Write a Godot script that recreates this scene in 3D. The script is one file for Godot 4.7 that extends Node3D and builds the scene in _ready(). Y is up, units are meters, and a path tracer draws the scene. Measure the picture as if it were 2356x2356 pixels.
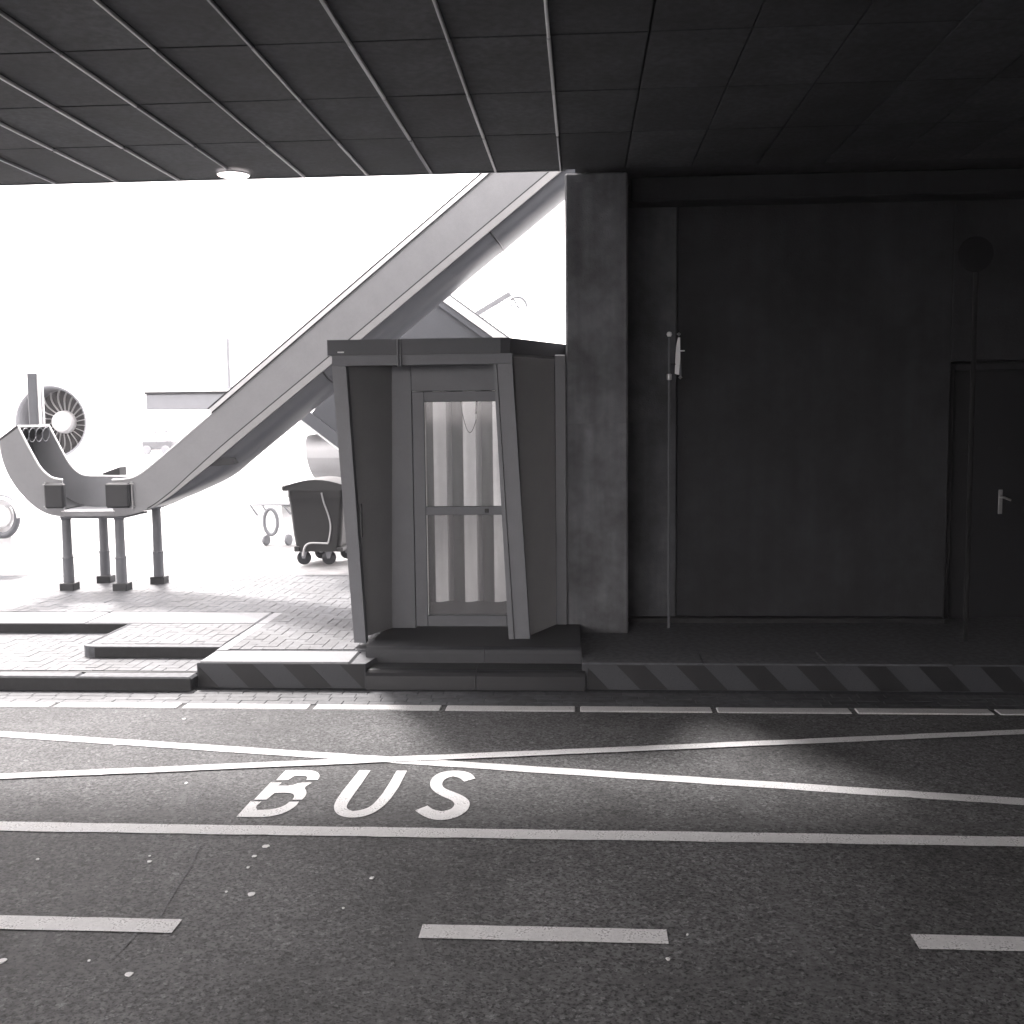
extends Node3D
# Bus lane under an airport deck: a baggage slide, a glazed booth and the bright apron beyond.
# y is up, the road runs along x, the apron lies towards -z. Units are metres.

var M := {}
var T := {}
var used := {}
var rng := RandomNumberGenerator.new()


func _ready() -> void:
	rng.seed = 7
	# ---------- camera, sky, sun, exposure ----------
	var cam := Camera3D.new()
	cam.name = "camera"
	cam.fov = 51.56
	cam.near = 0.05
	cam.far = 900.0
	cam.position = Vector3(0, 2.3, 0)
	cam.rotation = Vector3(deg_to_rad(-5.3), deg_to_rad(3.8), -0.011)
	add_child(cam)
	cam.current = true
	var env := Environment.new()
	env.background_mode = Environment.BG_SKY
	var sm := ProceduralSkyMaterial.new()
	sm.sky_horizon_color = Color(0.957, 0.930, 0.926)
	sm.sky_top_color = Color(1.0, 0.972, 0.968)
	sm.sky_curve = 0.35
	sm.sky_energy_multiplier = 1.2
	sm.ground_horizon_color = Color(0.80, 0.76, 0.75)
	sm.ground_bottom_color = Color(0.62, 0.59, 0.585)
	sm.sun_angle_max = 1.0
	sm.sun_curve = 0.05
	var sky := Sky.new()
	sky.sky_material = sm
	env.sky = sky
	env.background_energy_multiplier = 1.0
	env.tonemap_mode = Environment.TONE_MAPPER_LINEAR
	env.tonemap_exposure = 5.8
	env.fog_enabled = true
	env.fog_density = 0.0013
	env.fog_light_color = Color(0.93, 0.92, 0.935)
	env.sdfgi_enabled = true
	env.ssao_enabled = true
	env.ssil_enabled = true
	var we := WorldEnvironment.new()
	we.name = "environment"
	we.environment = env
	add_child(we)
	var sun := DirectionalLight3D.new()
	sun.name = "sun"
	sun.light_energy = 0.4
	sun.light_color = Color(1.0, 0.975, 0.965)
	sun.light_angular_distance = 8.0
	sun.shadow_enabled = true
	sun.basis = Basis.looking_at(Vector3(0.46, -1.08, 0.888).normalized(), Vector3.UP)
	add_child(sun)

	make_textures()
	make_materials()
	build_ground()
	build_road()
	build_kerbs()
	build_deck()
	build_walls()
	build_booth()
	build_slide()
	build_gangway()
	build_bridge()
	build_engine()
	build_bin()
	build_vehicles()
	build_signs()
	build_lamps()


# ---------- naming ----------
func numbered(n: String) -> String:
	if not used.has(n):
		used[n] = 0
		return n
	used[n] += 1
	return "%s_%03d" % [n, used[n]]


func thing(n: String, label: String, category: String, at := Vector3.ZERO, group := "") -> Node3D:
	var o := Node3D.new()
	o.name = numbered(n)
	add_child(o)
	o.position = at
	o.set_meta("label", label)
	o.set_meta("category", category)
	if group != "":
		o.set_meta("group", group)
	return o


# one named mesh; geometry is given in world coordinates, wherever the parent stands
func obj(n: String, st: SurfaceTool, m: Material, parent: Node = self) -> MeshInstance3D:
	var o := MeshInstance3D.new()
	o.mesh = st.commit()
	o.material_override = m
	if parent == self:
		o.name = numbered(n)
		add_child(o)
	else:
		o.name = n
		var p: Node = parent
		var off := Vector3.ZERO
		while p != self:
			off += (p as Node3D).position
			p = p.get_parent()
		o.position = -off
		parent.add_child(o, true)
	return o


func put(n: String, mesh: Mesh, m: Material, parent: Node, xf: Transform3D) -> MeshInstance3D:
	var o := MeshInstance3D.new()
	o.name = n
	o.mesh = mesh
	o.material_override = m
	var p: Node = parent
	var off := Vector3.ZERO
	while p != self:
		off += (p as Node3D).position
		p = p.get_parent()
	o.transform = xf
	o.position -= off
	parent.add_child(o, true)
	return o


func structure(n: String, st: SurfaceTool, m: Material) -> MeshInstance3D:
	var o := obj(n, st, m)
	o.set_meta("kind", "structure")
	return o


# ---------- shapes ----------
func mb() -> SurfaceTool:
	var st := SurfaceTool.new()
	st.begin(Mesh.PRIMITIVE_TRIANGLES)
	return st


func tri(st: SurfaceTool, a: Vector3, b: Vector3, c: Vector3, na: Vector3, nb: Vector3, nc: Vector3) -> void:
	if (b - a).cross(c - a).dot(na + nb + nc) > 0.0:
		var t := b
		b = c
		c = t
		t = nb
		nb = nc
		nc = t
	st.set_normal(na)
	st.add_vertex(a)
	st.set_normal(nb)
	st.add_vertex(b)
	st.set_normal(nc)
	st.add_vertex(c)


func quad(st: SurfaceTool, a: Vector3, b: Vector3, c: Vector3, d: Vector3, n: Vector3) -> void:
	tri(st, a, b, c, n, n, n)
	tri(st, a, c, d, n, n, n)


# quad whose normal is found from its corners and turned away from «inside»
func face(st: SurfaceTool, a: Vector3, b: Vector3, c: Vector3, d: Vector3, inside: Vector3) -> void:
	var n := (b - a).cross(c - a)
	if n.length() < 1e-9:
		n = (c - a).cross(d - a)
	n = n.normalized()
	if n.dot((a + b + c + d) / 4.0 - inside) < 0.0:
		n = -n
	quad(st, a, b, c, d, n)


func box(st: SurfaceTool, lo: Vector3, hi: Vector3, bev := 0.0, xf := Transform3D.IDENTITY) -> void:
	var c := (lo + hi) / 2.0
	var h := (hi - lo) / 2.0
	bev = minf(bev, minf(h.x, minf(h.y, h.z)) * 0.9)
	if bev <= 0.0:
		for ax in 3:
			for s in [-1.0, 1.0]:
				var n := Vector3.ZERO
				n[ax] = s
				var u := Vector3.ZERO
				var v := Vector3.ZERO
				u[(ax + 1) % 3] = h[(ax + 1) % 3]
				v[(ax + 2) % 3] = h[(ax + 2) % 3]
				var o := c + n * h[ax]
				quad(st, xf * (o - u - v), xf * (o + u - v), xf * (o + u + v), xf * (o - u + v), (xf.basis * n).normalized())
		return
	var P := func(sx: float, sy: float, sz: float, ax: int) -> Vector3:
		var p := Vector3(sx * h.x, sy * h.y, sz * h.z)
		for k in 3:
			if k != ax:
				p[k] -= signf(p[k]) * bev
		return xf * (c + p)
	var cc := xf * c
	for ax in 3:
		for s in [-1.0, 1.0]:
			var q := []
			for w in [[-1.0, -1.0], [1.0, -1.0], [1.0, 1.0], [-1.0, 1.0]]:
				var sg := Vector3.ZERO
				sg[ax] = s
				sg[(ax + 1) % 3] = w[0]
				sg[(ax + 2) % 3] = w[1]
				q.append(P.call(sg.x, sg.y, sg.z, ax))
			face(st, q[0], q[1], q[2], q[3], cc)
	for ax in 3:
		var b1 := (ax + 1) % 3
		var b2 := (ax + 2) % 3
		for s1 in [-1.0, 1.0]:
			for s2 in [-1.0, 1.0]:
				var lo_s := Vector3.ZERO
				lo_s[ax] = -1.0
				lo_s[b1] = s1
				lo_s[b2] = s2
				var hi_s := lo_s
				hi_s[ax] = 1.0
				face(st, P.call(lo_s.x, lo_s.y, lo_s.z, b1), P.call(hi_s.x, hi_s.y, hi_s.z, b1), P.call(hi_s.x, hi_s.y, hi_s.z, b2), P.call(lo_s.x, lo_s.y, lo_s.z, b2), cc)
	for sx in [-1.0, 1.0]:
		for sy in [-1.0, 1.0]:
			for sz in [-1.0, 1.0]:
				var a: Vector3 = P.call(sx, sy, sz, 0)
				var b: Vector3 = P.call(sx, sy, sz, 1)
				var d: Vector3 = P.call(sx, sy, sz, 2)
				var n := (xf.basis * Vector3(sx, sy, sz)).normalized()
				tri(st, a, b, d, n, n, n)


# prism: a polygon (x, y) laid out on axes U, V from O and pushed along W
func prism(st: SurfaceTool, pts: PackedVector2Array, O: Vector3, U: Vector3, V: Vector3, W: Vector3, caps := true) -> void:
	var n := pts.size()
	var wn := W.normalized()
	if caps:
		var idx := Geometry2D.triangulate_polygon(pts)
		for k in range(0, idx.size(), 3):
			var a := O + U * pts[idx[k]].x + V * pts[idx[k]].y
			var b := O + U * pts[idx[k + 1]].x + V * pts[idx[k + 1]].y
			var c := O + U * pts[idx[k + 2]].x + V * pts[idx[k + 2]].y
			tri(st, a, b, c, -wn, -wn, -wn)
			tri(st, a + W, b + W, c + W, wn, wn, wn)
	var area := 0.0
	for k in n:
		area += pts[k].cross(pts[(k + 1) % n])
	for k in n:
		var p := pts[k]
		var q := pts[(k + 1) % n]
		var d := (q - p).normalized()
		var o2 := Vector2(d.y, -d.x) * (1.0 if area > 0.0 else -1.0)
		var nn := (U * o2.x + V * o2.y).normalized()
		var a := O + U * p.x + V * p.y
		var b := O + U * q.x + V * q.y
		quad(st, a, b, b + W, a + W, nn)


# flat sheet on the ground from a polygon of (x, z)
func sheet(st: SurfaceTool, pts: PackedVector2Array, y: float) -> void:
	var idx := Geometry2D.triangulate_polygon(pts)
	for k in range(0, idx.size(), 3):
		var a := Vector3(pts[idx[k]].x, y, pts[idx[k]].y)
		var b := Vector3(pts[idx[k + 1]].x, y, pts[idx[k + 1]].y)
		var c := Vector3(pts[idx[k + 2]].x, y, pts[idx[k + 2]].y)
		tri(st, a, b, c, Vector3.UP, Vector3.UP, Vector3.UP)


func rect(x0: float, z0: float, x1: float, z1: float) -> PackedVector2Array:
	return PackedVector2Array([Vector2(x0, z0), Vector2(x1, z0), Vector2(x1, z1), Vector2(x0, z1)])


# smooth surface from rows of points (all rows the same length)
func skin(st: SurfaceTool, rows: Array, flip := false) -> void:
	var nr := rows.size()
	var nc: int = rows[0].size()
	var nor := []
	for i in nr:
		var r := []
		for j in nc:
			var du: Vector3 = rows[mini(i + 1, nr - 1)][j] - rows[maxi(i - 1, 0)][j]
			var dv: Vector3 = rows[i][mini(j + 1, nc - 1)] - rows[i][maxi(j - 1, 0)]
			var n := du.cross(dv).normalized()
			r.append(-n if flip else n)
		nor.append(r)
	for i in nr - 1:
		for j in nc - 1:
			tri(st, rows[i][j], rows[i + 1][j], rows[i + 1][j + 1], nor[i][j], nor[i + 1][j], nor[i + 1][j + 1])
			tri(st, rows[i][j], rows[i + 1][j + 1], rows[i][j + 1], nor[i][j], nor[i + 1][j + 1], nor[i][j + 1])


func tube(st: SurfaceTool, pts: Array, r: float, sides := 8, closed := false) -> void:
	var n := pts.size()
	var rows := []
	var nrm := []
	var up := Vector3.ZERO
	for i in n:
		var a: Vector3 = pts[(i - 1 + n) % n] if closed else pts[maxi(i - 1, 0)]
		var b: Vector3 = pts[(i + 1) % n] if closed else pts[mini(i + 1, n - 1)]
		var t := (b - a).normalized()
		if up == Vector3.ZERO:
			up = t.cross(Vector3(0.31, 0.9, 0.27)).normalized()
		up = (up - t * up.dot(t)).normalized()
		var side := t.cross(up)
		var ring := []
		var rn := []
		for k in sides:
			var w := TAU * k / sides
			var d := up * cos(w) + side * sin(w)
			rn.append(d)
			ring.append(pts[i] + d * r)
		rows.append(ring)
		nrm.append(rn)
	for i in (n if closed else n - 1):
		var j := (i + 1) % n
		for k in sides:
			var l := (k + 1) % sides
			tri(st, rows[i][k], rows[j][k], rows[j][l], nrm[i][k], nrm[j][k], nrm[j][l])
			tri(st, rows[i][k], rows[j][l], rows[i][l], nrm[i][k], nrm[j][l], nrm[i][l])
	if not closed:
		for e in [[0, 1], [n - 1, n - 2]]:
			var cn: Vector3 = (pts[e[0]] - pts[e[1]]).normalized()
			for k in sides:
				tri(st, pts[e[0]], rows[e[0]][k], rows[e[0]][(k + 1) % sides], cn, cn, cn)


# surface of revolution: profile of (radius, height along the y axis of xf)
func lathe(st: SurfaceTool, prof: Array, xf: Transform3D, seg := 24) -> void:
	for i in prof.size() - 1:
		var p: Vector2 = prof[i]
		var q: Vector2 = prof[i + 1]
		var d := q - p
		var n2 := Vector2(d.y, -d.x).normalized()
		for k in seg:
			var w0 := TAU * k / seg
			var w1 := TAU * (k + 1) / seg
			var d0 := Vector3(cos(w0), 0, sin(w0))
			var d1 := Vector3(cos(w1), 0, sin(w1))
			var n0 := (xf.basis * (d0 * n2.x + Vector3.UP * n2.y)).normalized()
			var n1 := (xf.basis * (d1 * n2.x + Vector3.UP * n2.y)).normalized()
			var a := xf * (d0 * p.x + Vector3.UP * p.y)
			var b := xf * (d1 * p.x + Vector3.UP * p.y)
			var c := xf * (d1 * q.x + Vector3.UP * q.y)
			var e := xf * (d0 * q.x + Vector3.UP * q.y)
			if p.x > 1e-5:
				tri(st, a, b, c, n0, n1, n1)
			if q.x > 1e-5:
				tri(st, a, c, e, n0, n1, n0)


# rounds a closed outline but keeps its sharp corners
func chaikin(p: PackedVector2Array, times := 1) -> PackedVector2Array:
	for t in times:
		var q := PackedVector2Array()
		var n := p.size()
		for i in n:
			var a := p[(i - 1 + n) % n]
			var b := p[i]
			var c := p[(i + 1) % n]
			var turn := absf((b - a).angle_to(c - b))
			if turn > 0.95 or turn < 0.12:
				q.append(b)
			else:
				q.append(b.lerp(a, 0.25))
				q.append(b.lerp(c, 0.25))
		p = q
	return p


# open polyline through 2D points, smoothed and resampled
func spline(p: Array, step := 0.08) -> Array:
	var c := Curve2D.new()
	for i in p.size():
		var a: Vector2 = p[maxi(i - 1, 0)]
		var b: Vector2 = p[mini(i + 1, p.size() - 1)]
		var t := (b - a).normalized()
		var li: float = (p[i] - a).length() * 0.3
		var lo: float = (b - p[i]).length() * 0.3
		c.add_point(p[i], -t * li, t * lo)
	var n := int(ceil(c.get_baked_length() / step))
	var out := []
	for i in n + 1:
		out.append(c.sample_baked(c.get_baked_length() * i / n, true))
	return out


# ---------- textures ----------
func noise(kind: int, freq: float, oct: int, sd: int, size: int) -> PackedByteArray:
	var f := FastNoiseLite.new()
	f.noise_type = kind
	f.frequency = freq
	f.seed = sd
	f.fractal_type = FastNoiseLite.FRACTAL_FBM if oct > 1 else FastNoiseLite.FRACTAL_NONE
	f.fractal_octaves = oct
	if kind == FastNoiseLite.TYPE_CELLULAR:
		f.cellular_return_type = FastNoiseLite.RETURN_CELL_VALUE
		f.cellular_jitter = 1.0
	var im := f.get_seamless_image(size, size, false, false, 0.12, true)
	im.convert(Image.FORMAT_L8)
	return im.get_data()


func grey_texture(data: PackedByteArray, size: int) -> ImageTexture:
	return ImageTexture.create_from_image(Image.create_from_data(size, size, false, Image.FORMAT_L8, data))


func normal_texture(data: PackedByteArray, size: int, bump: float) -> ImageTexture:
	var im := Image.create_from_data(size, size, false, Image.FORMAT_L8, data)
	im.convert(Image.FORMAT_RGBA8)
	im.bump_map_to_normal_map(bump)
	return ImageTexture.create_from_image(im)


func b8(linear_value: float) -> int:
	var v := clampf(linear_value, 0.0, 1.0)
	var s := 12.92 * v if v < 0.0031308 else 1.055 * pow(v, 1.0 / 2.4) - 0.055
	return int(round(s * 255.0))


func make_textures() -> void:
	# asphalt: stones in bitumen, dark pits, a few pale chips
	var n := 1024
	var cell := noise(FastNoiseLite.TYPE_CELLULAR, 0.10, 1, 3, n)
	var fine := noise(FastNoiseLite.TYPE_SIMPLEX, 0.16, 3, 4, n)
	var mid := noise(FastNoiseLite.TYPE_SIMPLEX, 0.022, 4, 5, n)
	var pit := noise(FastNoiseLite.TYPE_SIMPLEX, 0.055, 2, 6, n)
	var col := PackedByteArray()
	col.resize(n * n)
	var hgt := PackedByteArray()
	hgt.resize(n * n)
	var lut := PackedByteArray()
	lut.resize(1025)
	for i in 1025:
		lut[i] = b8(i / 1024.0)
	for i in n * n:
		var c := cell[i] / 255.0
		var f := fine[i] / 255.0
		var m := mid[i] / 255.0
		var p := pit[i] / 255.0
		var v := 0.34 + 0.26 * c + 0.26 * (f - 0.5) + 0.34 * (m - 0.5)
		if c > 0.93 and f > 0.5:
			v += 0.30
		var hole := clampf((p - 0.62) * 6.0, 0.0, 1.0)
		v *= 1.0 - 0.62 * hole
		col[i] = lut[int(clampf(v, 0.02, 1.0) * 1024.0)]
		hgt[i] = int(clampf(0.35 + 0.35 * c + 0.3 * f - 0.4 * hole, 0.0, 1.0) * 255.0)
	T.asphalt = grey_texture(col, n)
	T.asphalt_n = normal_texture(hgt, n, 3.0)
	# broad patches: tracks, oil, old repairs
	n = 512
	var a := noise(FastNoiseLite.TYPE_SIMPLEX, 0.008, 5, 11, n)
	var b := noise(FastNoiseLite.TYPE_SIMPLEX, 0.05, 4, 12, n)
	col = PackedByteArray()
	col.resize(n * n)
	for i in n * n:
		var v := 0.78 + 0.5 * (a[i] / 255.0 - 0.5) + 0.22 * (b[i] / 255.0 - 0.5)
		col[i] = lut[int(clampf(v, 0.0, 1.0) * 1024.0)]
	T.patch = grey_texture(col, n)
	# concrete: clouds and pores
	var d := noise(FastNoiseLite.TYPE_SIMPLEX, 0.015, 6, 21, n)
	var e := noise(FastNoiseLite.TYPE_SIMPLEX, 0.12, 3, 22, n)
	hgt = PackedByteArray()
	hgt.resize(n * n)
	col = PackedByteArray()
	col.resize(n * n)
	for i in n * n:
		var pore := clampf((e[i] / 255.0 - 0.72) * 8.0, 0.0, 1.0)
		var v := 0.74 + 0.5 * (d[i] / 255.0 - 0.5) + 0.18 * (e[i] / 255.0 - 0.5) - 0.2 * pore
		col[i] = lut[int(clampf(v, 0.0, 1.0) * 1024.0)]
		hgt[i] = int(clampf(0.6 + 0.4 * (e[i] / 255.0 - 0.5) - 0.5 * pore, 0.0, 1.0) * 255.0)
	T.concrete = grey_texture(col, n)
	T.concrete_n = normal_texture(hgt, n, 2.0)
	# water streaks down a wall: noise stretched along y
	var s1 := noise(FastNoiseLite.TYPE_SIMPLEX, 0.02, 5, 31, n)
	var s2 := noise(FastNoiseLite.TYPE_SIMPLEX, 0.012, 4, 32, n)
	col = PackedByteArray()
	col.resize(n * n)
	for y in n:
		for x in n:
			var st := s1[(y / 16) * n + x] / 255.0
			var cl := s2[y * n + x] / 255.0
			var v := 0.76 + 0.36 * (st - 0.5) * (0.3 + 1.2 * cl) + 0.18 * (cl - 0.5)
			col[y * n + x] = lut[int(clampf(v, 0.0, 1.0) * 1024.0)]
	T.streak = grey_texture(col, n)
	# wood-wool ceiling board: short fibres
	var w1 := noise(FastNoiseLite.TYPE_SIMPLEX, 0.09, 3, 41, n)
	col = PackedByteArray()
	col.resize(n * n)
	hgt = PackedByteArray()
	hgt.resize(n * n)
	for y in n:
		for x in n:
			var fb := absf(w1[((y * 3) % n) * n + x] / 255.0 - 0.5) + absf(w1[y * n + (x * 3) % n] / 255.0 - 0.5)
			var v := 0.62 + 0.9 * (fb - 0.28) + 0.4 * (d[y * n + x] / 255.0 - 0.5)
			col[y * n + x] = lut[int(clampf(v, 0.02, 1.0) * 1024.0)]
			hgt[y * n + x] = int(clampf(0.3 + 1.1 * fb, 0.0, 1.0) * 255.0)
	T.fibre = grey_texture(col, n)
	T.fibre_n = normal_texture(hgt, n, 2.5)
	# road paint: worn through here and there
	col = PackedByteArray()
	col.resize(n * n)
	for i in n * n:
		var g := e[i] / 255.0 + 0.5 * (d[i] / 255.0 - 0.5)
		var v := 0.9 + 0.2 * (d[i] / 255.0 - 0.5) - 0.55 * clampf((g - 0.70) * 6.0, 0.0, 1.0) + 0.10 * (b[i] / 255.0 - 0.5)
		col[i] = lut[int(clampf(v, 0.0, 1.0) * 1024.0)]
	T.worn = grey_texture(col, n)
	# thin grime for painted metal
	col = PackedByteArray()
	col.resize(n * n)
	for i in n * n:
		var v := 0.92 + 0.09 * (a[i] / 255.0 - 0.5) + 0.05 * (b[i] / 255.0 - 0.5)
		col[i] = lut[int(clampf(v, 0.0, 1.0) * 1024.0)]
	T.grime = grey_texture(col, n)


func mat(lum: float, rough: float, tex := "", size := 1.0, nrm := "", amount := 1.0, patch := 0.0) -> StandardMaterial3D:
	var m := StandardMaterial3D.new()
	var cool := clampf((0.30 - lum) / 0.28, 0.0, 1.0)   # dark paints lean a little to blue
	m.albedo_color = Color(lum * lerpf(1.0, 0.93, cool), lum, lum * lerpf(1.01, 1.15, cool)).linear_to_srgb()
	m.roughness = rough
	m.uv1_triplanar = true
	m.uv1_world_triplanar = true
	m.uv1_scale = Vector3.ONE / size
	if tex != "":
		m.albedo_texture = T[tex]
	if nrm != "":
		m.normal_enabled = true
		m.normal_texture = T[nrm]
		m.normal_scale = amount
	if patch > 0.0:
		m.detail_enabled = true
		m.detail_albedo = T.patch
		m.detail_blend_mode = BaseMaterial3D.BLEND_MODE_MUL
		m.detail_uv_layer = BaseMaterial3D.DETAIL_UV_2
		m.uv2_triplanar = true
		m.uv2_world_triplanar = true
		m.uv2_scale = Vector3.ONE / patch
	return m


func make_materials() -> void:
	M.asphalt = mat(0.27, 0.75, "asphalt", 1.7, "asphalt_n", 0.35, 9.0)
	M.asphalt.metallic_specular = 0.35
	M.far_asphalt = mat(0.16, 0.8, "asphalt", 6.0)
	M.apron = mat(0.42, 0.75, "concrete", 5.0, "", 1.0, 40.0)
	M.paint = mat(0.74, 0.7, "worn", 1.1, "asphalt_n", 0.25)
	M.paint_far = mat(0.6, 0.5, "worn", 0.9)
	M.tar = mat(0.19, 0.8, "asphalt", 1.0)
	M.chip = mat(0.70, 0.6, "grime", 0.3)
	for i in 4:
		M["paver%d" % i] = mat([0.105, 0.122, 0.138, 0.113][i], 0.62, "concrete", [0.9, 1.1, 0.7, 1.3][i], "concrete_n", 0.7, 5.0)
	M.joint = mat(0.10, 0.9, "concrete", 0.6)
	M.kerb = mat(0.13, 0.7, "concrete", 0.8, "concrete_n", 0.6)
	M.kerb_white = mat(0.19, 0.55, "worn", 0.8, "concrete_n", 0.5)
	M.kerb_dark = mat(0.014, 0.6, "concrete", 0.7, "concrete_n", 0.6)
	M.kerb_grey = mat(0.13, 0.7, "concrete", 0.7, "concrete_n", 0.6)
	M.stripe_black = mat(0.014, 0.6, "worn", 0.5)
	M.stripe_white = mat(0.052, 0.6, "worn", 0.5)
	M.step_rubber = mat(0.018, 0.38, "grime", 0.8)
	M.tread = mat(0.036, 0.55, "grime", 0.7)
	for i in 4:
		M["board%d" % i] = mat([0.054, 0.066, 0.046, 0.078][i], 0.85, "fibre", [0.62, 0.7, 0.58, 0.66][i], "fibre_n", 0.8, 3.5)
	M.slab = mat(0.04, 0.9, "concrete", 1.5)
	for i in 3:
		M["strip%d" % i] = mat([0.20, 0.34, 0.52][i], 0.45, "worn", 0.4)
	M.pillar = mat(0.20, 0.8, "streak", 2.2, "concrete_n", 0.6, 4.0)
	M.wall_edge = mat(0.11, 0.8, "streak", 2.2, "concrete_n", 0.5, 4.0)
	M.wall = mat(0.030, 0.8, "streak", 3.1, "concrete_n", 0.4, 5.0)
	M.beam = mat(0.022, 0.85, "streak", 2.6)
	M.door_dark = mat(0.016, 0.5, "grime", 1.1)
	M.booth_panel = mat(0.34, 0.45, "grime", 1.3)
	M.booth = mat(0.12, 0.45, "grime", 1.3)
	M.booth_light = mat(0.15, 0.42, "grime", 1.0)
	M.booth_dark = mat(0.10, 0.5, "grime", 1.0)
	M.fascia = mat(0.065, 0.5, "grime", 1.2)
	M.black = mat(0.015, 0.5)
	M.rubber = mat(0.02, 0.75, "grime", 0.4)
	M.cheek = mat(0.25, 0.38, "grime", 1.6)
	M.trough = mat(0.21, 0.4, "grime", 1.2)
	M.rim = mat(0.75, 0.4, "grime", 0.8)
	M.flange = mat(0.32, 0.4, "grime", 0.8)
	M.belly = mat(0.11, 0.4, "grime", 1.4)
	M.leg = mat(0.13, 0.42, "grime", 0.6)
	M.dark_metal = mat(0.018, 0.5, "grime", 0.6)
	M.steel = mat(0.40, 0.35, "grime", 0.5)
	M.steel.metallic = 0.6
	M.white = mat(0.85, 0.4, "grime", 2.5)
	M.pale = mat(0.15, 0.45, "grime", 1.9)
	M.mid = mat(0.14, 0.5, "grime", 1.5)
	M.slate = mat(0.085, 0.5, "grime", 1.5)
	M.boom = mat(0.05, 0.5)
	M.tank = mat(0.27, 0.45, "grime", 1.9)
	M.blade = mat(0.5, 0.35, "grime", 0.5)
	M.fan_dark = mat(0.003, 0.8)
	M.bin = mat(0.007, 0.42, "grime", 0.5)
	M.bin_lid = mat(0.010, 0.4, "grime", 0.5)
	M.tyre = mat(0.03, 0.8)
	M.sign_back = mat(0.008, 0.95, "grime", 0.4)
	M.lit = StandardMaterial3D.new()
	M.lit.albedo_color = Color(0.9, 0.87, 0.86)
	M.lit.emission_enabled = true
	M.lit.emission = Color(1.0, 0.95, 0.94)
	M.lit.emission_energy_multiplier = 1.0
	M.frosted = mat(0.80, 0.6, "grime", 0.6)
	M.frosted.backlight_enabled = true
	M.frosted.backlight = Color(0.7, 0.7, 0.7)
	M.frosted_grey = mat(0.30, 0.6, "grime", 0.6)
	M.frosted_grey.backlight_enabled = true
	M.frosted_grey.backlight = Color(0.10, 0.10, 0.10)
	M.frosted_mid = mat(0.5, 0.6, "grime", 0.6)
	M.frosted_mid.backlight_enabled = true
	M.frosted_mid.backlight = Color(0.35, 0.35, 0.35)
	M.hazy = StandardMaterial3D.new()
	M.hazy.albedo_color = Color(0.46, 0.46, 0.47, 0.55)
	M.hazy.transparency = BaseMaterial3D.TRANSPARENCY_ALPHA
	M.hazy.roughness = 0.35
	M.glass = StandardMaterial3D.new()
	M.glass.albedo_color = Color(0.93, 0.95, 0.96, 0.10)
	M.glass.transparency = BaseMaterial3D.TRANSPARENCY_ALPHA
	M.glass.roughness = 0.04
	M.glass.metallic_specular = 0.5


# ---------- ground ----------
var mesh_cache := {}


func paver_mesh(l: float, w: float) -> Mesh:
	var key := "%.3f_%.3f" % [l, w]
	if not mesh_cache.has(key):
		var st := mb()
		var c := 0.0015
		var h := 0.006
		var x := l / 2.0 - 0.0022
		var z := w / 2.0 - 0.0022
		var t := [Vector3(-x + c, 0, -z + c), Vector3(x - c, 0, -z + c), Vector3(x - c, 0, z - c), Vector3(-x + c, 0, z - c)]
		var k := [Vector3(-x, -c, -z), Vector3(x, -c, -z), Vector3(x, -c, z), Vector3(-x, -c, z)]
		quad(st, t[0], t[1], t[2], t[3], Vector3.UP)
		for i in 4:
			var j := (i + 1) % 4
			face(st, t[i], t[j], k[j], k[i], Vector3(0, -0.05, 0))
			face(st, k[i], k[j], k[j] - Vector3(0, h, 0), k[i] - Vector3(0, h, 0), Vector3(0, -0.01, 0))
		mesh_cache[key] = st.commit()
	return mesh_cache[key]


# bricks as [centre, length, width, turned]; herringbone over a rectangle, clipped by «inside»
func herringbone(x0: float, x1: float, z0: float, z1: float, inside: Callable, g := 0.105) -> Array:
	var out := []
	var nx := int(ceil((x1 - x0) / g))
	var nz := int(ceil((z1 - z0) / g))
	for i in range(-1, nx):
		for j in range(-1, nz):
			var k := posmod(i - j, 4)
			if k != 0 and k != 3:
				continue
			var a := Vector2(x0 + (i + 0.5) * g, z0 + (j + 0.5) * g)
			var b := a + (Vector2(g, 0) if k == 0 else Vector2(0, g))
			var ia: bool = inside.call(a)
			var ib: bool = inside.call(b)
			if ia and ib:
				out.append([(a + b) / 2.0, 2.0 * g, g, k == 3])
			elif ia:
				out.append([a, g, g, false])
			elif ib:
				out.append([b, g, g, false])
	return out


func lay(parent: Node, bricks: Array, y: float, most := 295) -> void:
	bricks.sort_custom(func(p, q): return p[0].y > q[0].y)
	var rest := mb()
	var any := false
	for i in bricks.size():
		var b: Array = bricks[i]
		var p: Vector2 = b[0]
		var tilt := Vector3(rng.randf_range(-0.008, 0.008), rng.randf_range(-0.01, 0.01) + (PI / 2.0 if b[3] else 0.0), rng.randf_range(-0.008, 0.008))
		var xf := Transform3D(Basis.from_euler(tilt), Vector3(p.x, y + rng.randf_range(-0.0015, 0.001), p.y))
		var mesh := paver_mesh(b[1], b[2])
		if i < most:
			put("paver", mesh, M["paver%d" % rng.randi_range(0, 3)], parent, xf)
		else:
			rest.append_from(mesh, 0, xf)
			any = true
	if any:
		var o := obj("paver", rest, M.paver1, parent)
		o.set_meta("kind", "stuff")


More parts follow.
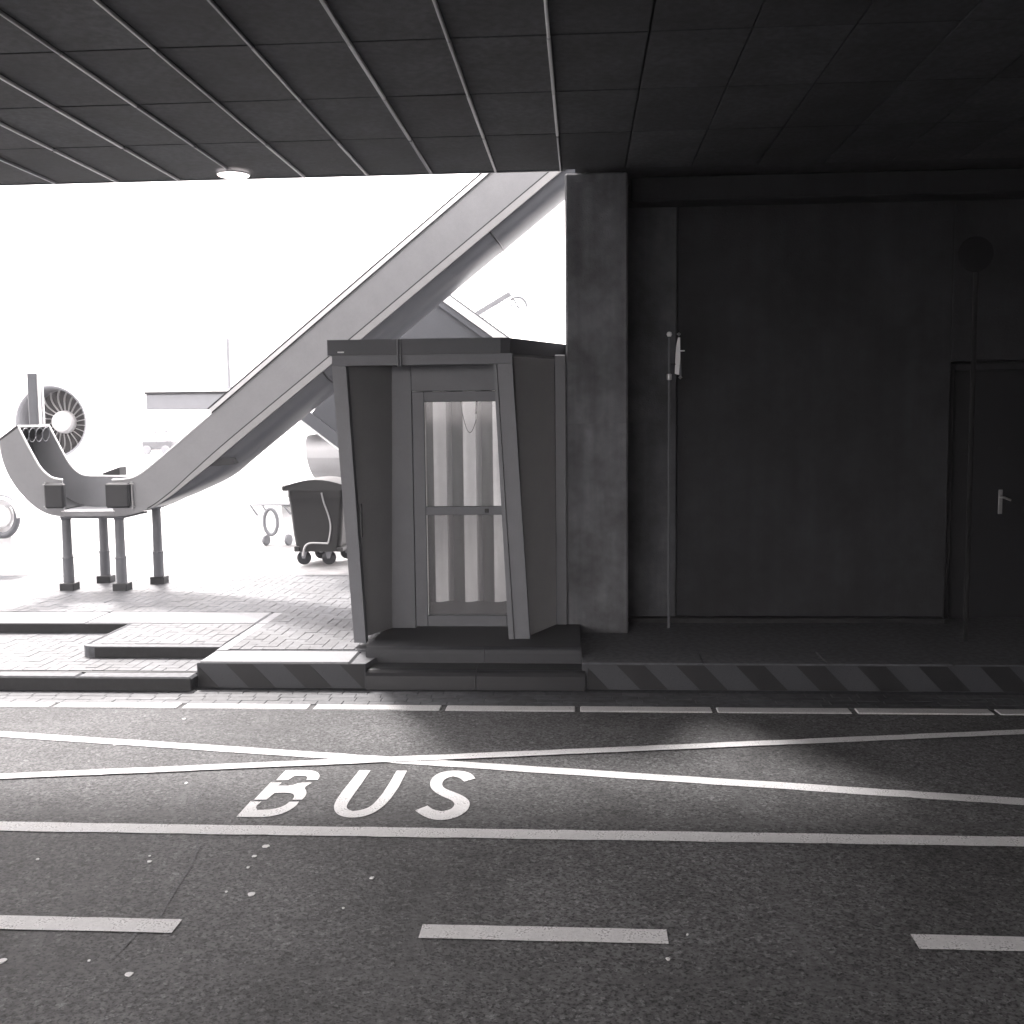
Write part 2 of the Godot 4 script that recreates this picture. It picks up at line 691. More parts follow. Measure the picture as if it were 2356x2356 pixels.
func build_ground() -> void:
	# apron: one pale concrete sheet to the horizon
	var st := mb()
	sheet(st, rect(-420, -420, 420, -13.6), 0.198)
	structure("apron", st, M.apron)
	# ground behind and beside the road
	st = mb()
	sheet(st, rect(-420, 8.0, 420, 300), -0.012)
	structure("ground", st, M.far_asphalt)
	# low pavement along the left kerb
	st = mb()
	box(st, Vector3(-30, -0.05, -10.36), Vector3(-3.285, 0.1115, -8.735))
	var low := structure("pavement", st, M.joint)
	lay(low, herringbone(-7.2, -3.29, -10.36, -8.735, func(p: Vector2): return p.x < -3.30 and p.y < -8.75 and p.y > (-9.27 if p.x > -4.6 else -10.35) and p.x > -7.2), 0.119)
	# raised pavement: behind, on the platform and on the short peninsula
	st = mb()
	box(st, Vector3(-30, -0.05, -13.62), Vector3(-3.16, 0.213, -10.96))
	box(st, Vector3(-3.16, -0.05, -13.62), Vector3(-1.70, 0.213, -9.135))
	box(st, Vector3(-4.58, -0.05, -10.357), Vector3(-3.287, 0.2128, -9.39))
	box(st, Vector3(-1.70, -0.05, -13.62), Vector3(0.025, 0.15, -8.80))
	var up := structure("pavement", st, M.joint)
	var ins := func(p: Vector2) -> bool:
		if p.x > -3.16:
			return p.x < -1.72 and p.y < -9.14 and p.y > -13.58
		if p.y < -10.96:
			return p.y > -13.58 and p.x > -7.6
		return p.x > -4.575 and p.x < -3.29 and p.y < -9.40 and p.y > -10.35
	var br := herringbone(-7.6, -1.7, -13.6, -9.13, ins)
	lay(up, br, 0.2205)
	# gutter strip of small setts between road and kerb
	st = mb()
	sheet(st, rect(-30, -8.72, 30, -8.16), -0.0015)
	var gut := structure("gutter", st, M.joint)
	br = []
	for r in 4:
		var zz := -8.215 - r * 0.105
		var x := -5.6 + (0.055 if r % 2 else 0.0) + r * 0.03
		while x < 4.4:
			if r < 4 and not (zz < -8.53 and x < -3.3):
				br.append([Vector2(x, zz), 0.21, 0.105, false])
			x += 0.21
	br.sort_custom(func(p, q): return p[0].x < q[0].x)
	lay(gut, br, 0.006)
	st = mb()
	box(st, Vector3(-0.016, -0.06, -13.7), Vector3(30, 0.219, -9.149))
	structure("pavement", st, M.kerb_grey)


func strip_poly(a: Vector2, b: Vector2, w: float, skew0 := 0.0, skew1 := 0.0) -> PackedVector2Array:
	var d := (b - a).normalized()
	var n := Vector2(-d.y, d.x) * w / 2.0
	return PackedVector2Array([a + n + d * skew0, b + n + d * skew1, b - n - d * skew1, a - n - d * skew0])


func build_road() -> void:
	var st := mb()
	sheet(st, rect(-60, -8.16, 60, 8.0), 0.0)
	var road := structure("road", st, M.asphalt)
	# solid lane line, subdivided edges a little uneven
	var line := func(n: String, poly: PackedVector2Array, y: float, m: Material) -> MeshInstance3D:
		var s := mb()
		sheet(s, poly, y)
		return obj(n, s, m, road)
	var ragged := func(a: Vector2, b: Vector2, w: float, amp: float) -> PackedVector2Array:
		var d := (b - a).normalized()
		var nn := Vector2(-d.y, d.x)
		var k := int((b - a).length() / 0.11)
		var p := PackedVector2Array()
		for i in k + 1:
			p.append(a.lerp(b, float(i) / k) + nn * (w / 2.0 + rng.randf_range(-amp, amp)))
		for i in k + 1:
			p.append(b.lerp(a, float(i) / k) - nn * (w / 2.0 + rng.randf_range(-amp, amp)))
		return p
	line.call("lane_line", ragged.call(Vector2(-14, -5.612), Vector2(12, -5.622), 0.130, 0.004), 0.004, M.paint)
	line.call("crossing_line", ragged.call(Vector2(-12.2, -8.02 - 0.6 + 0.0), Vector2(9.0, -5.16), 0.118, 0.004), 0.004, M.paint).name = "crossing_line"
	line.call("crossing_line", ragged.call(Vector2(-10.2, -5.33), Vector2(6.4, -8.14), 0.105, 0.004), 0.0075, M.paint)
	# dashes along the lane nearest the camera
	var ends := [[-2.94, -1.842, 0.0, 0.03], [-0.729, 0.366, 0.0, 0.0], [1.43, 2.53, -0.004, 0.0], [-5.1, -4.03, 0.0, 0.0], [3.6, 4.7, 0.0, 0.0]]
	for e in ends:
		line.call("dashed_line", ragged.call(Vector2(e[0], -4.505), Vector2(e[1], -4.502), 0.128, 0.0025), 0.004, M.paint)
	# pale edge blocks, a metre each
	var cuts := []
	for k in range(-8, 9):
		cuts.append(-0.041 + k * 1.052)
	for k in cuts.size() - 1:
		var s := mb()
		box(s, Vector3(cuts[k] + 0.021 + rng.randf_range(-0.004, 0.004), -0.04, -8.165), Vector3(cuts[k + 1] - 0.021, 0.008 + rng.randf_range(-0.002, 0.002), -8.028), 0.006)
		obj("edge_block", s, M.paint_far, road)
	# lettering B U S
	var B1 := PackedVector2Array([Vector2(-1.935, -6.607), Vector2(-1.785, -6.621), Vector2(-1.719, -6.584), Vector2(-1.683, -6.509), Vector2(-1.679, -6.433), Vector2(-1.753, -6.431), Vector2(-1.754, -6.477), Vector2(-1.777, -6.505), Vector2(-1.849, -6.499), Vector2(-1.867, -6.423), Vector2(-1.943, -6.420)])
	var B2 := PackedVector2Array([Vector2(-1.966, -6.374), Vector2(-1.894, -6.377), Vector2(-1.904, -6.320), Vector2(-1.822, -6.323), Vector2(-1.780, -6.381), Vector2(-1.703, -6.383), Vector2(-1.731, -6.294), Vector2(-1.698, -6.232), Vector2(-1.682, -6.159), Vector2(-1.688, -6.088), Vector2(-1.746, -6.086), Vector2(-1.749, -6.146), Vector2(-1.775, -6.191), Vector2(-1.824, -6.204), Vector2(-1.887, -6.194), Vector2(-1.903, -6.080), Vector2(-1.979, -6.077)])
	var B3 := PackedVector2Array([Vector2(-1.992, -6.047), Vector2(-1.924, -6.049), Vector2(-1.935, -5.962), Vector2(-1.907, -5.913), Vector2(-1.819, -5.927), Vector2(-1.768, -5.982), Vector2(-1.754, -6.052), Vector2(-1.698, -6.054), Vector2(-1.696, -5.981), Vector2(-1.727, -5.884), Vector2(-1.788, -5.820), Vector2(-1.862, -5.803), Vector2(-1.997, -5.805)])
	var U := PackedVector2Array([Vector2(-1.452, -6.624), Vector2(-1.379, -6.626), Vector2(-1.386, -6.40), Vector2(-1.395, -6.177), Vector2(-1.400, -6.010), Vector2(-1.383, -5.946), Vector2(-1.343, -5.916), Vector2(-1.294, -5.935), Vector2(-1.246, -5.998), Vector2(-1.222, -6.203), Vector2(-1.212, -6.42), Vector2(-1.208, -6.623), Vector2(-1.141, -6.625), Vector2(-1.142, -6.322), Vector2(-1.160, -6.073), Vector2(-1.202, -5.911), Vector2(-1.265, -5.829), Vector2(-1.346, -5.812), Vector2(-1.414, -5.851), Vector2(-1.460, -5.936), Vector2(-1.481, -6.051), Vector2(-1.477, -6.232)])
	var S := PackedVector2Array([Vector2(-0.683, -6.492), Vector2(-0.747, -6.433), Vector2(-0.784, -6.506), Vector2(-0.830, -6.529), Vector2(-0.875, -6.486), Vector2(-0.884, -6.391), Vector2(-0.860, -6.312), Vector2(-0.797, -6.256), Vector2(-0.720, -6.182), Vector2(-0.672, -6.091), Vector2(-0.669, -5.965), Vector2(-0.710, -5.860), Vector2(-0.780, -5.800), Vector2(-0.858, -5.800), Vector2(-0.932, -5.869), Vector2(-0.980, -5.940), Vector2(-0.918, -6.020), Vector2(-0.880, -5.958), Vector2(-0.823, -5.932), Vector2(-0.774, -5.961), Vector2(-0.757, -6.033), Vector2(-0.779, -6.106), Vector2(-0.856, -6.178), Vector2(-0.924, -6.271), Vector2(-0.956, -6.369), Vector2(-0.962, -6.491), Vector2(-0.926, -6.598), Vector2(-0.844, -6.644), Vector2(-0.754, -6.625), Vector2(-0.704, -6.563)])
	for L in [["painted letter B in three stencilled pieces", [B1, B2, B3]], ["painted letter U", [U]], ["painted letter S", [S]]]:
		st = mb()
		for p in L[1]:
			sheet(st, chaikin(p, 1 if L[1].size() > 1 else 2), 0.004)
		obj("painted_letter", st, M.paint, road).set_meta("label", L[0])
	# tar seam across the lanes
	var seam := PackedVector2Array()
	var back := PackedVector2Array()
	var way := [Vector2(-2.33, -6.2), Vector2(-2.312, -6.002), Vector2(-2.165, -5.635), Vector2(-2.037, -5.258), Vector2(-2.0, -4.9), Vector2(-1.957, -4.566), Vector2(-2.000, -4.487), Vector2(-2.003, -4.322), Vector2(-2.01, -4.2)]
	for p in spline(way, 0.09):
		var w := rng.randf_range(0.004, 0.011)
		seam.append(p + Vector2(w, rng.randf_range(-0.01, 0.01)))
		back.append(p - Vector2(w, 0))
	back.reverse()
	seam.append_array(back)
	line.call("tar_seam", seam, 0.002, M.tar)
	# flattened white spots on the asphalt
	var spots := [Vector3(-1.606, -4.837, 0.020), Vector3(-1.884, -4.087, 0.017), Vector3(-2.474, -4.168, 0.02), Vector3(-1.702, -5.402, 0.019), Vector3(-1.725, -5.273, 0.013), Vector3(-1.054, -5.037, 0.013), Vector3(-1.126, -4.712, 0.007), Vector3(-2.857, -5.189, 0.010), Vector3(-2.253, -5.183, 0.014), Vector3(-1.715, -5.134, 0.009), Vector3(-2.280, -5.253, 0.007), Vector3(-2.103, -4.188, 0.006), Vector3(-1.734, -4.856, 0.007), Vector3(0.352, -4.312, 0.010), Vector3(0.455, -4.527, 0.006), Vector3(-3.05, -7.75, 0.018), Vector3(-3.3, -7.1, 0.012), Vector3(-2.5, -6.35, 0.014), Vector3(1.23, -7.3, 0.010)]
	for s in spots:
		var p := PackedVector2Array()
		for k in 11:
			var w := TAU * k / 11.0
			var r: float = s.z * rng.randf_range(0.6, 0.95)
			p.append(Vector2(s.x + cos(w) * r * 1.15, s.y + sin(w) * r * 1.35))
		st = mb()
		prism(st, p, Vector3(0, 0.0005, 0), Vector3.RIGHT, Vector3.BACK, Vector3(0, 0.004, 0))
		obj("white_spot", st, M.chip, road)


# a run of kerb stones along x, each a piece of its own
func kerb_run(parent: Node, x0: float, x1: float, zf: float, zb: float, top: float, m: Material, step := 1.0, bev := 0.02) -> void:
	var n := maxi(1, int(round((x1 - x0) / step)))
	for i in n:
		var a := x0 + (x1 - x0) * i / n
		var b := x0 + (x1 - x0) * (i + 1) / n
		var st := mb()
		var dy := rng.randf_range(-0.003, 0.003)
		box(st, Vector3(a + 0.0015, -0.05, zb), Vector3(b - 0.0015, top + dy, zf + rng.randf_range(-0.003, 0.003)), bev)
		obj("kerb_stone", st, m, parent)


# a thin facing plate scrubbed dark by tyres, in front of a kerb
func facing(parent: Node, x0: float, x1: float, z: float, y0: float, y1: float, m: Material) -> void:
	var st := mb()
	box(st, Vector3(x0, y0, z), Vector3(x1, y1, z + 0.006), 0.002)
	obj("kerb_face", st, m, parent)


func stripes(parent: Node, x0: float, x1: float, z: float, y0: float, y1: float) -> void:
	var pitch := 0.49
	var h := y1 - y0
	var x := x0 - 0.25
	while x < x1:
		var p := PackedVector2Array([Vector2(x, y1), Vector2(x + 0.23, y1), Vector2(x + 0.23 + h * 0.95, y0), Vector2(x + h * 0.95, y0)])
		var clip := Geometry2D.intersect_polygons(p, PackedVector2Array([Vector2(x0, y0), Vector2(x1, y0), Vector2(x1, y1), Vector2(x0, y1)]))
		for c in clip:
			var st := mb()
			prism(st, c, Vector3(0, 0, z), Vector3.RIGHT, Vector3.UP, Vector3(0, 0, 0.003))
			obj("painted_stripe", st, M.stripe_black, parent)
		x += pitch


func build_kerbs() -> void:
	var st := mb()
	# low kerb, left
	box(st, Vector3(-30, -0.06, -8.72), Vector3(-3.30, 0.06, -8.57))
	var k := structure("kerb", st, M.joint)
	kerb_run(k, -9.3, -3.29, -8.552, -8.73, 0.12, M.kerb)
	facing(k, -9.3, -3.29, -8.551, 0.002, 0.112, M.kerb_dark)
	st = mb()
	box(st, Vector3(-9.3, 0.10, -8.752), Vector3(-3.29, 0.1195, -8.732))
	obj("joint_slot", st, M.black, k)
	# platform kerb: pale top, striped face
	st = mb()
	box(st, Vector3(-3.26, -0.06, -9.12), Vector3(-1.90, 0.15, -8.71))
	k = structure("kerb", st, M.joint)
	kerb_run(k, -3.284, -1.96, -8.69, -9.13, 0.222, M.kerb_white, 1.32)
	st = mb()
	var pl := PackedVector2Array([Vector2(-1.956, -8.69), Vector2(-1.83, -8.69), Vector2(-1.74, -9.13), Vector2(-1.956, -9.13)])
	prism(st, pl, Vector3(0, -0.05, 0), Vector3.RIGHT, Vector3.BACK, Vector3(0, 0.262, 0))
	obj("kerb_stone", st, M.kerb_grey, k).set_meta("label", "grey angled end stone of the striped kerb")
	facing(k, -3.284, -1.83, -8.689, 0.0, 0.212, M.stripe_white)
	stripes(k, -3.27, -1.84, -8.6825, 0.004, 0.208)
	# white strip on the platform's left edge
	for i in 2:
		st = mb()
		box(st, Vector3(-3.284, -0.05, -9.135 - 0.61 * (i + 1) + 0.004), Vector3(-3.165, 0.222, -9.135 - 0.61 * i - 0.002), 0.012)
		obj("kerb_stone", st, M.kerb_white, k)
	st = mb()
	box(st, Vector3(-3.284, -0.05, -10.955), Vector3(-3.165, 0.2215, -10.36), 0.012)
	obj("kerb_stone", st, M.kerb_white, k)
	# peninsula: front kerb with rounded left end, left edge
	st = mb()
	box(st, Vector3(-4.45, -0.06, -9.38), Vector3(-3.30, 0.10, -9.30))
	k = structure("kerb", st, M.joint)
	st = mb()
	var pp := PackedVector2Array([Vector2(-3.29, -9.28), Vector2(-3.29, -9.39), Vector2(-4.6, -9.39), Vector2(-4.59, -9.345), Vector2(-4.56, -9.31), Vector2(-4.52, -9.29), Vector2(-4.46, -9.28)])
	prism(st, pp, Vector3(0, -0.05, 0), Vector3.RIGHT, Vector3.BACK, Vector3(0, 0.269, 0))
	obj("kerb_stone", st, M.kerb, k)
	facing(k, -4.46, -3.29, -9.279, 0.118, 0.21, M.kerb_dark)
	st = mb()
	box(st, Vector3(-4.602, -0.05, -10.345), Vector3(-4.582, 0.219, -9.392), 0.006)
	obj("kerb_stone", st, M.kerb, k)
	# broad white kerb across the back of the bay
	st = mb()
	box(st, Vector3(-30, -0.06, -10.94), Vector3(-3.30, 0.10, -10.40))
	k = structure("kerb", st, M.joint)
	kerb_run(k, -10.4, -3.288, -10.358, -10.955, 0.225, M.kerb_white, 1.9)
	facing(k, -10.4, -4.61, -10.356, 0.118, 0.213, M.kerb_dark)
	# striped kerb in the dark, right of the booth
	st = mb()
	box(st, Vector3(0.05, -0.06, -9.14), Vector3(29, 0.15, -8.73))
	k = structure("kerb", st, M.joint)
	kerb_run(k, -0.008, 7.03, -8.70, -9.152, 0.224, M.kerb_grey, 1.0, 0.006)
	facing(k, -0.008, 7.03, -8.699, 0.0, 0.214, M.stripe_white)
	stripes(k, 0.04, 7.0, -8.6925, 0.004, 0.210)


# ---------- deck over the road ----------
func build_deck() -> void:
	var y0 := 4.525
	var y1 := 5.08
	var zr := 4.0
	var st := mb()
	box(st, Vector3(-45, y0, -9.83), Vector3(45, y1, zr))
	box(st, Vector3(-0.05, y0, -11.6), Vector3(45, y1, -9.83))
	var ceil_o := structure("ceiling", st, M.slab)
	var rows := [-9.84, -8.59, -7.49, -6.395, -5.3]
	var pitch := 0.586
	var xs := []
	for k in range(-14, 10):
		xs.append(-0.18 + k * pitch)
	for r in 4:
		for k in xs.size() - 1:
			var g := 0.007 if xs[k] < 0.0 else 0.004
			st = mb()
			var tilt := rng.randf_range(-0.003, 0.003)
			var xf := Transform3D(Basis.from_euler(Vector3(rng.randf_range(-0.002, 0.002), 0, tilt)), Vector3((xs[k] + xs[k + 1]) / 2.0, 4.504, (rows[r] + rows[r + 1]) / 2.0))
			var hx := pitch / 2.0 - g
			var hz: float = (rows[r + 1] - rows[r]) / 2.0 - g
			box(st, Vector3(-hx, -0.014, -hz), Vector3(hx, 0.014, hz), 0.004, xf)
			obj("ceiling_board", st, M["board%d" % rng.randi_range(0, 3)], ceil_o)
	# light cover strips below the joints, left of the pillar; bare joints to the right
	for k in xs.size():
		if xs[k] > 0.0:
			continue
		for r in 4:
			st = mb()
			var w := 0.0095 + rng.randf_range(-0.0015, 0.003)
			var sk := rng.randf_range(-0.003, 0.003)
			var xf := Transform3D(Basis.from_euler(Vector3(0, sk, 0)), Vector3(xs[k], 4.478, (rows[r] + rows[r + 1]) / 2.0))
			var hz: float = (rows[r + 1] - rows[r]) / 2.0 - 0.004 - (0.03 if r == 0 else 0.0)
			box(st, Vector3(-w, -0.011, -hz), Vector3(w, 0.011, hz), 0.004, xf)
			obj("cover_strip", st, M["strip%d" % rng.randi_range(0, 2)], ceil_o)
	# edge trim along the opening
	st = mb()
	box(st, Vector3(-30, 4.482, -9.866), Vector3(-0.13, 5.08, -9.842), 0.004)
	obj("edge_trim", st, M.mid, ceil_o)
	st = mb()
	box(st, Vector3(-45, 5.081, -9.84), Vector3(45, 6.3, -9.6), 0.01)
	obj("parapet", st, M.slab, ceil_o)


func build_walls() -> void:
	# pillar at the end of the wall
	var st := mb()
	var p := thing("concrete_pillar", "grey streaked concrete pillar between the bright opening and the dark wall", "pillar", Vector3(0.13, 0.2, -10.2))
	box(st, Vector3(-0.145, 0.2, -11.4), Vector3(0.43, 4.485, -9.95), 0.018)
	obj("shaft", st, M.pillar, p)
	# dark wall behind the pavement
	p = thing("side_wall", "long dark streaked concrete wall filling the right of the underpass", "wall", Vector3(3, 0.2, -10.6))
	st = mb()
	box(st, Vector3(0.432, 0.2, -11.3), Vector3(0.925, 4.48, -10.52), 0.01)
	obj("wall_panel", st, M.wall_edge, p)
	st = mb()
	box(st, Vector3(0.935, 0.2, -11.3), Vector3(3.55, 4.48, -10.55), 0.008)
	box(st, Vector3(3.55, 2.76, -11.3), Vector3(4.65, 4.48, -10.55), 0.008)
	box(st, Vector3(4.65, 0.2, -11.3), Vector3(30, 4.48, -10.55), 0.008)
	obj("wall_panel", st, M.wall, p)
	# plinth at its foot
	st = mb()
	box(st, Vector3(0.45, 0.2, -10.55), Vector3(3.52, 0.27, -10.44), 0.01)
	obj("plinth", st, M.kerb_dark, p)
	# door in a recess
	st = mb()
	box(st, Vector3(3.55, 0.2, -10.80), Vector3(4.65, 2.76, -10.74))
	var d := obj("door", st, M.door_dark, p)
	st = mb()
	box(st, Vector3(3.56, 0.2, -10.739), Vector3(3.63, 2.74, -10.66), 0.006)
	box(st, Vector3(4.57, 0.2, -10.739), Vector3(4.64, 2.74, -10.66), 0.006)
	box(st, Vector3(3.63, 2.67, -10.739), Vector3(4.57, 2.74, -10.66), 0.006)
	obj("door_frame", st, M.beam, d)
	st = mb()
	box(st, Vector3(4.105, 1.26, -10.739), Vector3(4.145, 1.50, -10.73), 0.003)
	tube(st, [Vector3(4.125, 1.43, -10.73), Vector3(4.125, 1.43, -10.68), Vector3(4.14, 1.425, -10.67), Vector3(4.20, 1.40, -10.67)], 0.011)
	obj("door_handle", st, M.steel, d)
	# header beam under the ceiling
	st = mb()
	box(st, Vector3(0.47, 4.265, -10.53), Vector3(30, 4.484, -10.2), 0.012)
	var h := obj("header_beam", st, M.beam)
	h.set_meta("label", "dark boxed beam along the top of the side wall under the ceiling")
	h.set_meta("category", "beam")
	# opposite side of the underpass, behind the camera on the right
	st = mb()
	box(st, Vector3(-0.8, -0.02, 2.2), Vector3(30, 4.48, 2.6), 0.01)
	var w := obj("side_wall", st, M.wall)
	w.set_meta("label", "concrete wall on the camera's side of the bus lane, behind the photographer")
	w.set_meta("category", "wall")


# ---------- booth ----------
func build_booth() -> void:
	var b := thing("glazed_booth", "grey metal booth with leaning posts and a half-glazed door beside the pillar", "booth", Vector3(-1.3, 0.2, -10.0))
	var st := mb()
	# leaning posts (front face corners bottom, top)
	var post := func(x0: float, x1: float, y0: float, X0: float, X1: float, y1: float, zf: float, zb: float) -> SurfaceTool:
		var s := mb()
		var p := PackedVector2Array([Vector2(x0, y0), Vector2(x1, y0), Vector2(X1, y1), Vector2(X0, y1)])
		prism(s, p, Vector3(0, 0, zb), Vector3.RIGHT, Vector3.UP, Vector3(0, 0, zf - zb))
		return s
	obj("corner_post", post.call(-2.055, -1.985, 0.26, -2.193, -2.10, 2.733, -9.29, -9.42), M.booth_light, b)
	obj("post_trim", post.call(-1.983, -1.945, 0.26, -2.098, -2.065, 2.731, -9.275, -9.38), M.booth_light, b)
	obj("corner_post", post.call(-0.605, -0.470, 0.30, -0.733, -0.602, 2.733, -9.29, -9.44), M.booth_light, b)
	obj("post_trim", post.call(-0.655, -0.608, 0.24, -0.765, -0.738, 2.731, -9.275, -9.36), M.booth_light, b)
	# left side: slanting inner wall from the post back to the door wall, and outer wall
	st = mb()
	var lean := func(xb: float, xt: float, za: float, xb2: float, xt2: float, zb: float, t: float) -> SurfaceTool:
		var s := mb()
		var q := [Vector3(xb, 0.3, za), Vector3(xb2, 0.3, zb), Vector3(xt2, 2.78, zb), Vector3(xt, 2.78, za)]
		var r := []
		for v in q:
			r.append(v + Vector3(-t, 0, 0))
		var mid: Vector3 = (q[0] + q[2] + r[0] + r[2]) / 4.0
		face(s, q[0], q[1], q[2], q[3], mid)
		face(s, r[0], r[1], r[2], r[3], mid)
		for i in 4:
			face(s, q[i], q[(i + 1) % 4], r[(i + 1) % 4], r[i], mid)
		return s
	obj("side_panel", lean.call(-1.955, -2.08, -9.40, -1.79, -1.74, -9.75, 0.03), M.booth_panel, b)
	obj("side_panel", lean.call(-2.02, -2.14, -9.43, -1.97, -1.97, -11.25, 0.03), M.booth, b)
	# right side: tapering panel from the post to the pillar
	st = mb()
	face(st, Vector3(-0.475, 0.30, -9.44), Vector3(-0.235, 0.30, -9.98), Vector3(-0.235, 2.80, -9.98), Vector3(-0.595, 2.80, -9.44), Vector3(-1.2, 1.5, -10.2))
	face(st, Vector3(-0.505, 0.30, -9.44), Vector3(-0.265, 0.30, -9.99), Vector3(-0.265, 2.80, -9.99), Vector3(-0.625, 2.80, -9.44), Vector3(1.2, 1.5, -10.2))
	obj("side_panel", st, M.booth_panel, b)
	st = mb()
	box(st, Vector3(-0.25, 0.28, -10.06), Vector3(-0.147, 2.84, -9.94), 0.008)
	obj("wall_post", st, M.booth_light, b)
	st = mb()
	box(st, Vector3(-1.965, 1.22, -9.274), Vector3(-1.948, 1.52, -9.255), 0.006)
	obj("door_stop", st, M.black, b)
	# roof slab and fascia
	st = mb()
	var roof := PackedVector2Array([Vector2(-2.225, -9.27), Vector2(-0.70, -9.27), Vector2(-0.62, -9.33), Vector2(-0.146, -10.35), Vector2(-0.146, -11.35), Vector2(-2.225, -11.35)])
	prism(st, roof, Vector3(0, 2.825, 0), Vector3.RIGHT, Vector3.BACK, Vector3(0, 0.135, 0))
	var rf := obj("roof", st, M.fascia, b)
	st = mb()
	prism(st, PackedVector2Array([Vector2(-2.19, -9.29), Vector2(-0.60, -9.29), Vector2(-0.60, -9.42), Vector2(-2.19, -9.42)]), Vector3(0, 2.735, 0), Vector3.RIGHT, Vector3.BACK, Vector3(0, 0.089, 0))
	obj("header", st, M.booth, b)
	st = mb()
	box(st, Vector3(-2.135, 2.846, -9.270), Vector3(-2.075, 2.858, -9.262), 0.003)
	obj("label_plate", st, M.rim, rf)
	st = mb()
	tube(st, [Vector3(-1.60, 2.955, -9.262), Vector3(-1.60, 2.72, -9.262)], 0.009, 6)
	obj("drip_pipe", st, M.booth_light, rf)
	st = mb()
	tube(st, [Vector3(-1.575, 2.955, -9.262), Vector3(-1.575, 2.72, -9.262)], 0.006, 6)
	obj("drip_pipe", st, M.booth_light, rf)
	# wall round the door
	st = mb()
	box(st, Vector3(-1.80, 0.3, -9.81), Vector3(-1.565, 2.80, -9.75), 0.004)
	box(st, Vector3(-1.565, 2.515, -9.81), Vector3(-0.45, 2.80, -9.75), 0.004)
	box(st, Vector3(-0.60, 0.3, -9.81), Vector3(-0.45, 2.515, -9.75), 0.004)
	obj("door_wall", st, M.booth, b)
	# door: frame round two panes
	st = mb()
	var zf := -9.742
	var zb := -9.80
	box(st, Vector3(-1.560, 0.32, zb), Vector3(-1.448, 2.51, zf), 0.005)
	box(st, Vector3(-0.705, 0.32, zb), Vector3(-0.605, 2.51, zf), 0.005)
	box(st, Vector3(-1.448, 2.415, zb), Vector3(-0.705, 2.51, zf), 0.005)
	box(st, Vector3(-1.448, 1.368, zb), Vector3(-0.705, 1.448, zf), 0.005)
	box(st, Vector3(-1.448, 0.32, zb), Vector3(-0.705, 0.425, zf), 0.005)
	var door := obj("door", st, M.booth, b)
	for y in [[0.425, 1.368], [1.448, 2.415]]:
		st = mb()
		quad(st, Vector3(-1.448, y[0], -9.772), Vector3(-0.705, y[0], -9.772), Vector3(-0.705, y[1], -9.772), Vector3(-1.448, y[1], -9.772), Vector3.BACK)
		obj("glass_pane", st, M.glass if y[0] > 1.0 else M.hazy, door)
		st = mb()
		box(st, Vector3(-1.447, y[0], -9.768), Vector3(-1.438, y[1], -9.752), 0.002)
		obj("glazing_bead", st, M.rim, door)
	st = mb()
	box(st, Vector3(-0.90, 1.388, -9.742), Vector3(-0.862, 1.426, -9.732), 0.004)
	obj("lock", st, M.black, door)
	st = mb()
	tube(st, [Vector3(-0.965, 2.46, -9.86), Vector3(-0.98, 2.30, -9.86)], 0.010, 6)
	obj("door_closer", st, M.black, door)
	st = mb()
	var ch := []
	for i in 15:
		var t := i / 14.0
		ch.append(Vector3(lerpf(-1.13, -0.98, t), lerpf(2.42, 2.30, t) - 0.20 * sin(PI * t) - 0.05 * t, -9.87))
	tube(st, ch, 0.0035, 5)
	obj("chain", st, M.dark_metal, door)
	# pleated curtain across the back: milky folds towards the sun, grey folds away from it
	var cx := -1.88
	while cx < -0.30:
		var xm := cx + 0.125
		var xg := cx + 0.185
		var xe := minf(cx + 0.315, -0.19)
		var fold := func(x0: float, z0: float, x1: float, z1: float) -> SurfaceTool:
			var f := mb()
			var r0 := []
			var r1 := []
			for i in 9:
				var t := i / 8.0
				var bow := 0.022 * sin(PI * t)
				r0.append(Vector3(lerpf(x0, x1, t), 0.3, lerpf(z0, z1, t) + bow * 1.4))
				r1.append(Vector3(lerpf(x0, x1, t), 2.82, lerpf(z0, z1, t) + bow))
			skin(f, [r0, r1])
			return f
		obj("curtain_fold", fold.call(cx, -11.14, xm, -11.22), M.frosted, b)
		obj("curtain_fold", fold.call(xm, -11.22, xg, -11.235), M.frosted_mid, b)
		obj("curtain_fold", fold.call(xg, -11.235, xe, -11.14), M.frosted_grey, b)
		cx += 0.315
	st = mb()
	box(st, Vector3(-1.955, 2.74, -11.26), Vector3(-0.185, 2.80, -11.08), 0.01)
	obj("curtain_rail", st, M.booth, b)
	for x in [[-2.02, -1.95], [-0.19, -0.147]]:
		st = mb()
		box(st, Vector3(x[0], 0.3, -11.34), Vector3(x[1], 2.82, -11.12), 0.01)
		obj("rear_post", st, M.booth_light, b)
	# floor and steps
	st = mb()
	box(st, Vector3(-1.86, 0.0, -11.3), Vector3(-0.02, 0.30, -9.10), 0.0)
	obj("floor", st, M.tread, b)
	st = mb()
	var prof := PackedVector2Array([Vector2(-9.11, 0.0), Vector2(-9.11, 0.302), Vector2(-8.985, 0.302), Vector2(-8.955, 0.296), Vector2(-8.935, 0.278), Vector2(-8.925, 0.25), Vector2(-8.925, 0.0)])
	prism(st, prof, Vector3(-1.875, 0, 0), Vector3.BACK, Vector3.UP, Vector3(1.03, 0, 0))
	obj("step", st, M.tread, b)
	st = mb()
	prism(st, prof, Vector3(-0.842, 0, 0), Vector3.BACK, Vector3.UP, Vector3(0.83, 0, 0))
	obj("step", st, M.tread, b)
	st = mb()
	var prof2 := PackedVector2Array([Vector2(-8.924, 0.0), Vector2(-8.924, 0.165), Vector2(-8.72, 0.165), Vector2(-8.69, 0.159), Vector2(-8.668, 0.142), Vector2(-8.655, 0.115), Vector2(-8.652, 0.0)])
